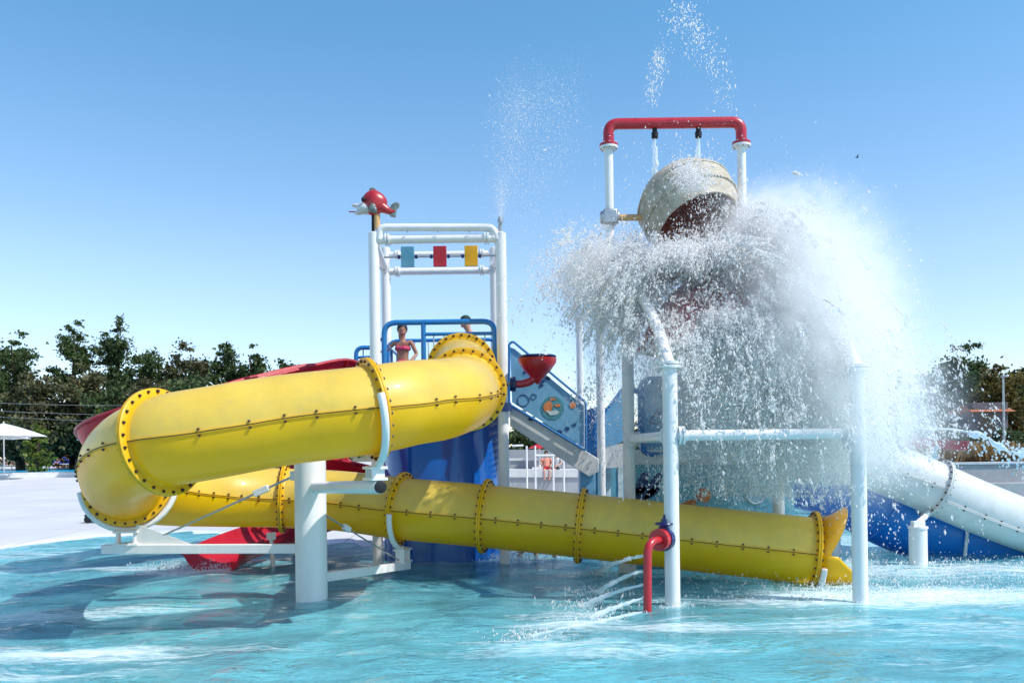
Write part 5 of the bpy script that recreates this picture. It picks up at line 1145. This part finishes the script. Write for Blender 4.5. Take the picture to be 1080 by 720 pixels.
def strands(n, m, org, osd, vel, vsd, t0, t1, jit=.02, rm=.0048, seg=(.10, .35)):
    """torn ribbons: short runs of one ballistic path, each filled with drops"""
    o = np.array(org)+rng.normal(size=(n, 3))*np.array(osd); v_ = np.array(vel)+rng.normal(size=(n, 3))*np.array(vsd); a = rng.uniform(t0, t1, n); L_ = rng.uniform(*seg, n)*.35
    o = np.repeat(o, m, 0); v_ = np.repeat(v_, m, 0); t = (np.repeat(a, m)+np.repeat(L_, m)*rng.uniform(-.5, .5, n*m))[:, None]; t = np.maximum(t, .01)
    w_ = np.repeat(rng.uniform(.4, 1.8, n), m)[:, None]
    p = o+v_*(1-np.exp(-.7*t))/.7+np.array([0, 0, -4.6])*t**2+rng.normal(size=(n*m, 3))*jit*w_*(.5+t); d = v_*np.exp(-.7*t)+np.array([0, 0, -9.2])*t
    DR.add(p, rads(n*m, rm, .45, .014), d+rng.normal(size=d.shape)*.3)
C0 = pp3(750, 285, 9.9)
strands(1500, 80, C0, (.28, .25, .12), (1.9, -.3, .9), (.9, .9, .8), .10, .80)
strands(700, 70, pp3(775, 245, 10.0), (.15, .2, .12), (1.7, -.3, .5), (.7, .7, .6), .05, .75)
strands(760, 60, pp3(700, 290, 10.0), (.15, .25, .12), (-1.35, -.2, .8), (.7, .7, .5), .08, .44)
strands(170, 50, pp3(650, 275, 10.2), (.25, .3, .15), (-1.1, 0, 1.0), (.7, .8, .6), .1, .45, .03)
strands(900, 60, pp3(800, 345, 9.8), (.6, .6, .15), (.7, -.2, 0), (.6, .5, .3), .15, .75)
strands(300, 50, pp3(745, 330, 9.3), (.4, .2, .15), (.2, -.5, .3), (.7, .4, .4), .05, .4)
# bright body thrown right of the bucket
emit(imgpoly(38000, [(745, 245), (790, 225), (825, 235), (860, 268), (890, 310), (905, 350), (912, 400), (880, 410), (800, 370), (750, 345), (735, 300)], 10.3, .42, 9), th=-.5, m=.0050)
emit(imgpoly(20000, [(790, 215), (850, 245), (895, 300), (920, 360), (935, 420), (900, 420), (860, 330), (800, 260)], 10.4, .5, 13), th=.1, m=.0045)
# froth on the roof and between bucket and roof, thinner over the red
emit(imgpoly(26000, [(655, 245), (700, 255), (770, 262), (800, 300), (790, 350), (720, 372), (690, 350), (672, 300)], 9.5, .22, 8), th=.75, soft=.5, m=.0048)
emit(imgpoly(15000, [(700, 262), (780, 255), (790, 285), (700, 290)], 9.8, .2, 6), th=-.2, m=.005)
emit(imgpoly(12000, [(690, 335), (800, 330), (830, 362), (705, 366)], 9.3, .15, 7), th=0, m=.005)
# water stream leaving the mouth of the bucket
emit(imgpoly(9000, [(715, 240), (768, 250), (775, 290), (700, 290)], 10.2, .15, 5), th=.5, soft=.5, m=.005)
# left lobe, young splash in the shade
emit(imgpoly(14000, [(600, 268), (640, 245), (672, 240), (690, 275), (695, 315), (675, 350), (640, 345), (600, 335), (578, 310), (585, 285)], 10.3, .32, 9), th=.05, soft=.6, m=.0045)
emit(imgpoly(11000, [(560, 270), (600, 245), (650, 235), (690, 320), (685, 370), (640, 372), (590, 350), (556, 330)], 10.3, .4, 18), th=.5, soft=.5, m=.0040)
# spray clinging to the bucket
emit(imgpoly(11000, [(672, 215), (690, 185), (715, 172), (745, 180), (768, 215), (776, 245), (735, 262), (690, 255), (668, 240)], 9.75, .1, 6), th=.4, soft=.5, m=.0035)
emit(imgpoly(9000, [(735, 170), (775, 195), (800, 225), (770, 250), (750, 210)], 10.3, .2, 9), th=.2, m=.004)
# falling curtain, thinning downward
emit(imgpoly(62000, [(695, 362), (800, 362), (900, 395), (940, 430), (938, 480), (880, 490), (810, 478), (730, 462), (700, 400)], 10.2, .75, 8), th=.1, soft=.9, m=.0047)
emit(imgpoly(30000, [(705, 440), (800, 462), (860, 478), (850, 520), (800, 545), (715, 540), (700, 480)], 10.4, .6, 9), th=.45, soft=.6, m=.0042)
emit(imgpoly(15000, [(820, 480), (950, 480), (945, 520), (890, 560), (830, 545)], 10.6, .5, 10), th=.7, soft=.6, m=.0045)
emit(imgpoly(9000, [(610, 365), (700, 360), (705, 440), (690, 500), (640, 480), (600, 420)], 11.2, .5, 14), th=.5, soft=.6, m=.004)
# drifting edge at right in front of the trees, falling in slanted streaks
n_ = 15000; p = imgpoly(n_, [(915, 350), (945, 400), (990, 430), (1010, 450), (975, 465), (925, 500), (905, 430)], 10.4, .6, 14); dd_ = np.tile(np.array([.55, 0, -1.]), (len(p), 1))+rng.normal(size=(len(p), 3))*.2; emit(p, dd_, th=.5, soft=.45, m=.0058)
n_ = 2600; p = imgpoly(n_, [(850, 180), (930, 260), (980, 370), (1030, 450), (940, 440), (900, 300)], 10.4, .8, 22); emit(p, np.tile(np.array([.6, 0, -.9]), (len(p), 1)), th=.3, m=.0045)
n_ = 2400; p = imgpoly(n_, [(560, 240), (620, 225), (640, 160), (800, 150), (860, 220), (700, 300), (570, 360)], 10.4, .8, 24); emit(p, th=.3, m=.0035)
# drops flung up over the arch, and the fine jet of the left tower's nozzle
for pts, n_, w_, mm in (([(717, 8), (730, 22), (745, 45), (757, 75), (766, 110)], 800, 8, .0052), ([(697, 52), (695, 70), (690, 90), (688, 112)], 480, 5, .005), ([(712, 18), (722, 34), (740, 60)], 220, 11, .005)):
    q = np.array(pts, float); t = rng.uniform(0, len(q)-1.001, n_); i = t.astype(int); f_ = (t-i)[:, None]; c = q[i]*(1-f_)+q[i+1]*f_+rng.normal(size=(n_, 2))*w_
    p = np.array([pp3(a, b, 10.6+rng.normal()*.15) for a, b in c]); emit(p, th=.1, soft=.5, m=mm*.8)
n0 = len(DR.p); DR.build('water_spray', 'drop', label='dense white burst of water spray around the tipping bucket and falling below it', cat='water spray', kind='stuff')
D2_ = Drops()
q = np.array([(528, 230), (529, 190), (533, 150), (543, 115), (560, 90), (585, 78)], float)
n_ = 11000; t = rng.uniform(0, 1, n_)**.9*(len(q)-1.001); i = t.astype(int); f_ = (t-i)[:, None]; c = q[i]*(1-f_)+q[i+1]*f_+rng.normal(size=(n_, 2))*(1.2+t[:, None]*3.8)
p = np.array([pp3(a, b, 12.1+rng.normal()*.1) for a, b in c]); k = keep(p, -.3, .8); D2_.add(p[k], rads(k.sum(), .0019, .4))
n_ = 1500; p = imgpoly(n_, [(520, 230), (520, 110), (600, 80), (610, 150), (560, 230)], 12.1, .3, 12); D2_.add(p, rads(len(p), .0026, .4))
D2_.build('nozzle_mist', 'drop', label='thin plume of fine mist rising from the nozzle on the tower\'s right post', cat='water mist', kind='stuff')
D3 = Drops()
for a, b in jets:
    n_ = 130; t = rng.uniform(.2, 1, n_)[:, None]; p = np.array(a)*(1-t)+np.array(b)*t; p[:, 2] += (.10*4*t*(1-t)*(a.z*.7+.05))[:, 0]; p += rng.normal(size=p.shape)*.03*t; D3.add(p, rads(n_, .0045, .4))
    n_ = 260; p = np.array(b)+rng.normal(size=(n_, 3))*np.array([.18, .12, .03]); p[:, 2] = abs(p[:, 2])+.004; D3.add(p, rads(n_, .005, .4))
for px, py, rx, ry, hz_, n_ in ((205, 600, .35, .2, .05, 900), (940, 605, 1.4, .8, .04, 3000), (1000, 628, 1.4, .25, .04, 1500), (711, 640, .12, .12, .03, 120), (860, 590, 1.2, 1.2, .05, 1200), (545, 590, .3, .15, .05, 500), (880, 622, .3, .15, .04, 300), (780, 600, 1, 1, .1, 1500)):
    c = np.array(W(px, py)); p = c+rng.normal(size=(n_, 3))*np.array([rx, ry, hz_]); p[:, 2] = abs(p[:, 2])+.004; D3.add(p, rads(n_, .005, .4))
D3.build('splash_drops', 'drop', label='white splashing droplets where the jets and the spray hit the pool surface', cat='splash', kind='stuff')

# fine mist between the drops: a real scattering volume
mm = bpy.data.materials.new('mist_volume'); mm.use_nodes = True; n = mm.node_tree; L = n.links; n.nodes.remove(n.nodes['Principled BSDF'])
vs_ = n.nodes.new('ShaderNodeVolumeScatter'); vs_.inputs['Color'].default_value = (.99, .99, 1, 1); vs_.inputs['Anisotropy'].default_value = .45
g = n.nodes.new('ShaderNodeNewGeometry'); tot = None
def ma(op, a, b=None):
    m = n.nodes.new('ShaderNodeMath'); m.operation = op
    for i, x in enumerate((a, b)):
        if x is None: continue
        if isinstance(x, (int, float)): m.inputs[i].default_value = x
        else: L.new(x, m.inputs[i])
    return m.outputs[0]
BL = [((815, 295), 10.4, (.55, .45, .6), 4.2), ((850, 325), 9.9, (.58, .5, .75), 4.6), ((895, 395), 9.5, (.42, .5, .75), 3.0), ((815, 250), 10.4, (.42, .4, .38), 2.2), ((745, 365), 9.7, (.4, .3, .25), .9), ((640, 292), 10.4, (.45, .4, .34), 1.3), ((715, 330), 9.9, (.3, .3, .25), .8), ((868, 330), 8.95, (.42, .3, .6), 2.6), ((905, 425), 8.6, (.3, .25, .5), 1.1), ((800, 395), 10.2, (.85, .6, .5), 3.0), ((810, 470), 10.8, (.7, .6, .5), .45), ((920, 440), 10.0, (.6, .5, .5), 1.0), ((640, 370), 11.0, (.4, .4, .4), .25)]
for (px, py), d, sg, am in BL:
    c = P(px, py, d); sb = n.nodes.new('ShaderNodeVectorMath'); sb.operation = 'SUBTRACT'; L.new(g.outputs['Position'], sb.inputs[0]); sb.inputs[1].default_value = c
    dv = n.nodes.new('ShaderNodeVectorMath'); dv.operation = 'DIVIDE'; L.new(sb.outputs[0], dv.inputs[0]); dv.inputs[1].default_value = sg
    dt = n.nodes.new('ShaderNodeVectorMath'); dt.operation = 'DOT_PRODUCT'; L.new(dv.outputs[0], dt.inputs[0]); L.new(dv.outputs[0], dt.inputs[1])
    e = ma('MULTIPLY', ma('EXPONENT', ma('MULTIPLY', dt.outputs['Value'], -1.0)), am*3.7); tot = e if tot is None else ma('ADD', tot, e)
nz = n.nodes.new('ShaderNodeTexNoise'); nz.inputs['Scale'].default_value = 4.5; nz.inputs['Detail'].default_value = 5; nz.inputs['Distortion'].default_value = .8; L.new(g.outputs['Position'], nz.inputs['Vector'])
k = n.nodes.new('ShaderNodeMapRange'); k.inputs['From Min'].default_value = .38; k.inputs['From Max'].default_value = .68; k.inputs['To Min'].default_value = .15; k.inputs['To Max'].default_value = 1.7; L.new(nz.outputs['Fac'], k.inputs['Value'])
den = ma('MAXIMUM', ma('SUBTRACT', ma('MULTIPLY', tot, k.outputs[0]), .03), 0.0)
L.new(den, vs_.inputs['Density']); L.new(vs_.outputs[0], n.nodes['Material Output'].inputs['Volume'])
M['mist'] = mm
a = P(560, 200, 10.4); b = P(1000, 560, 10.4)
MB().box(((a.x+b.x)/2, 10.2, (a.z+.35)/2+.0), (b.x-a.x, 4.4, a.z-.35)).build('water_mist', 'mist', None, origin=V(((a.x+b.x)/2, 10.5, .3)), smooth=0, label='soft white mist hanging in and around the bucket\'s spray', cat='water mist', kind='stuff')
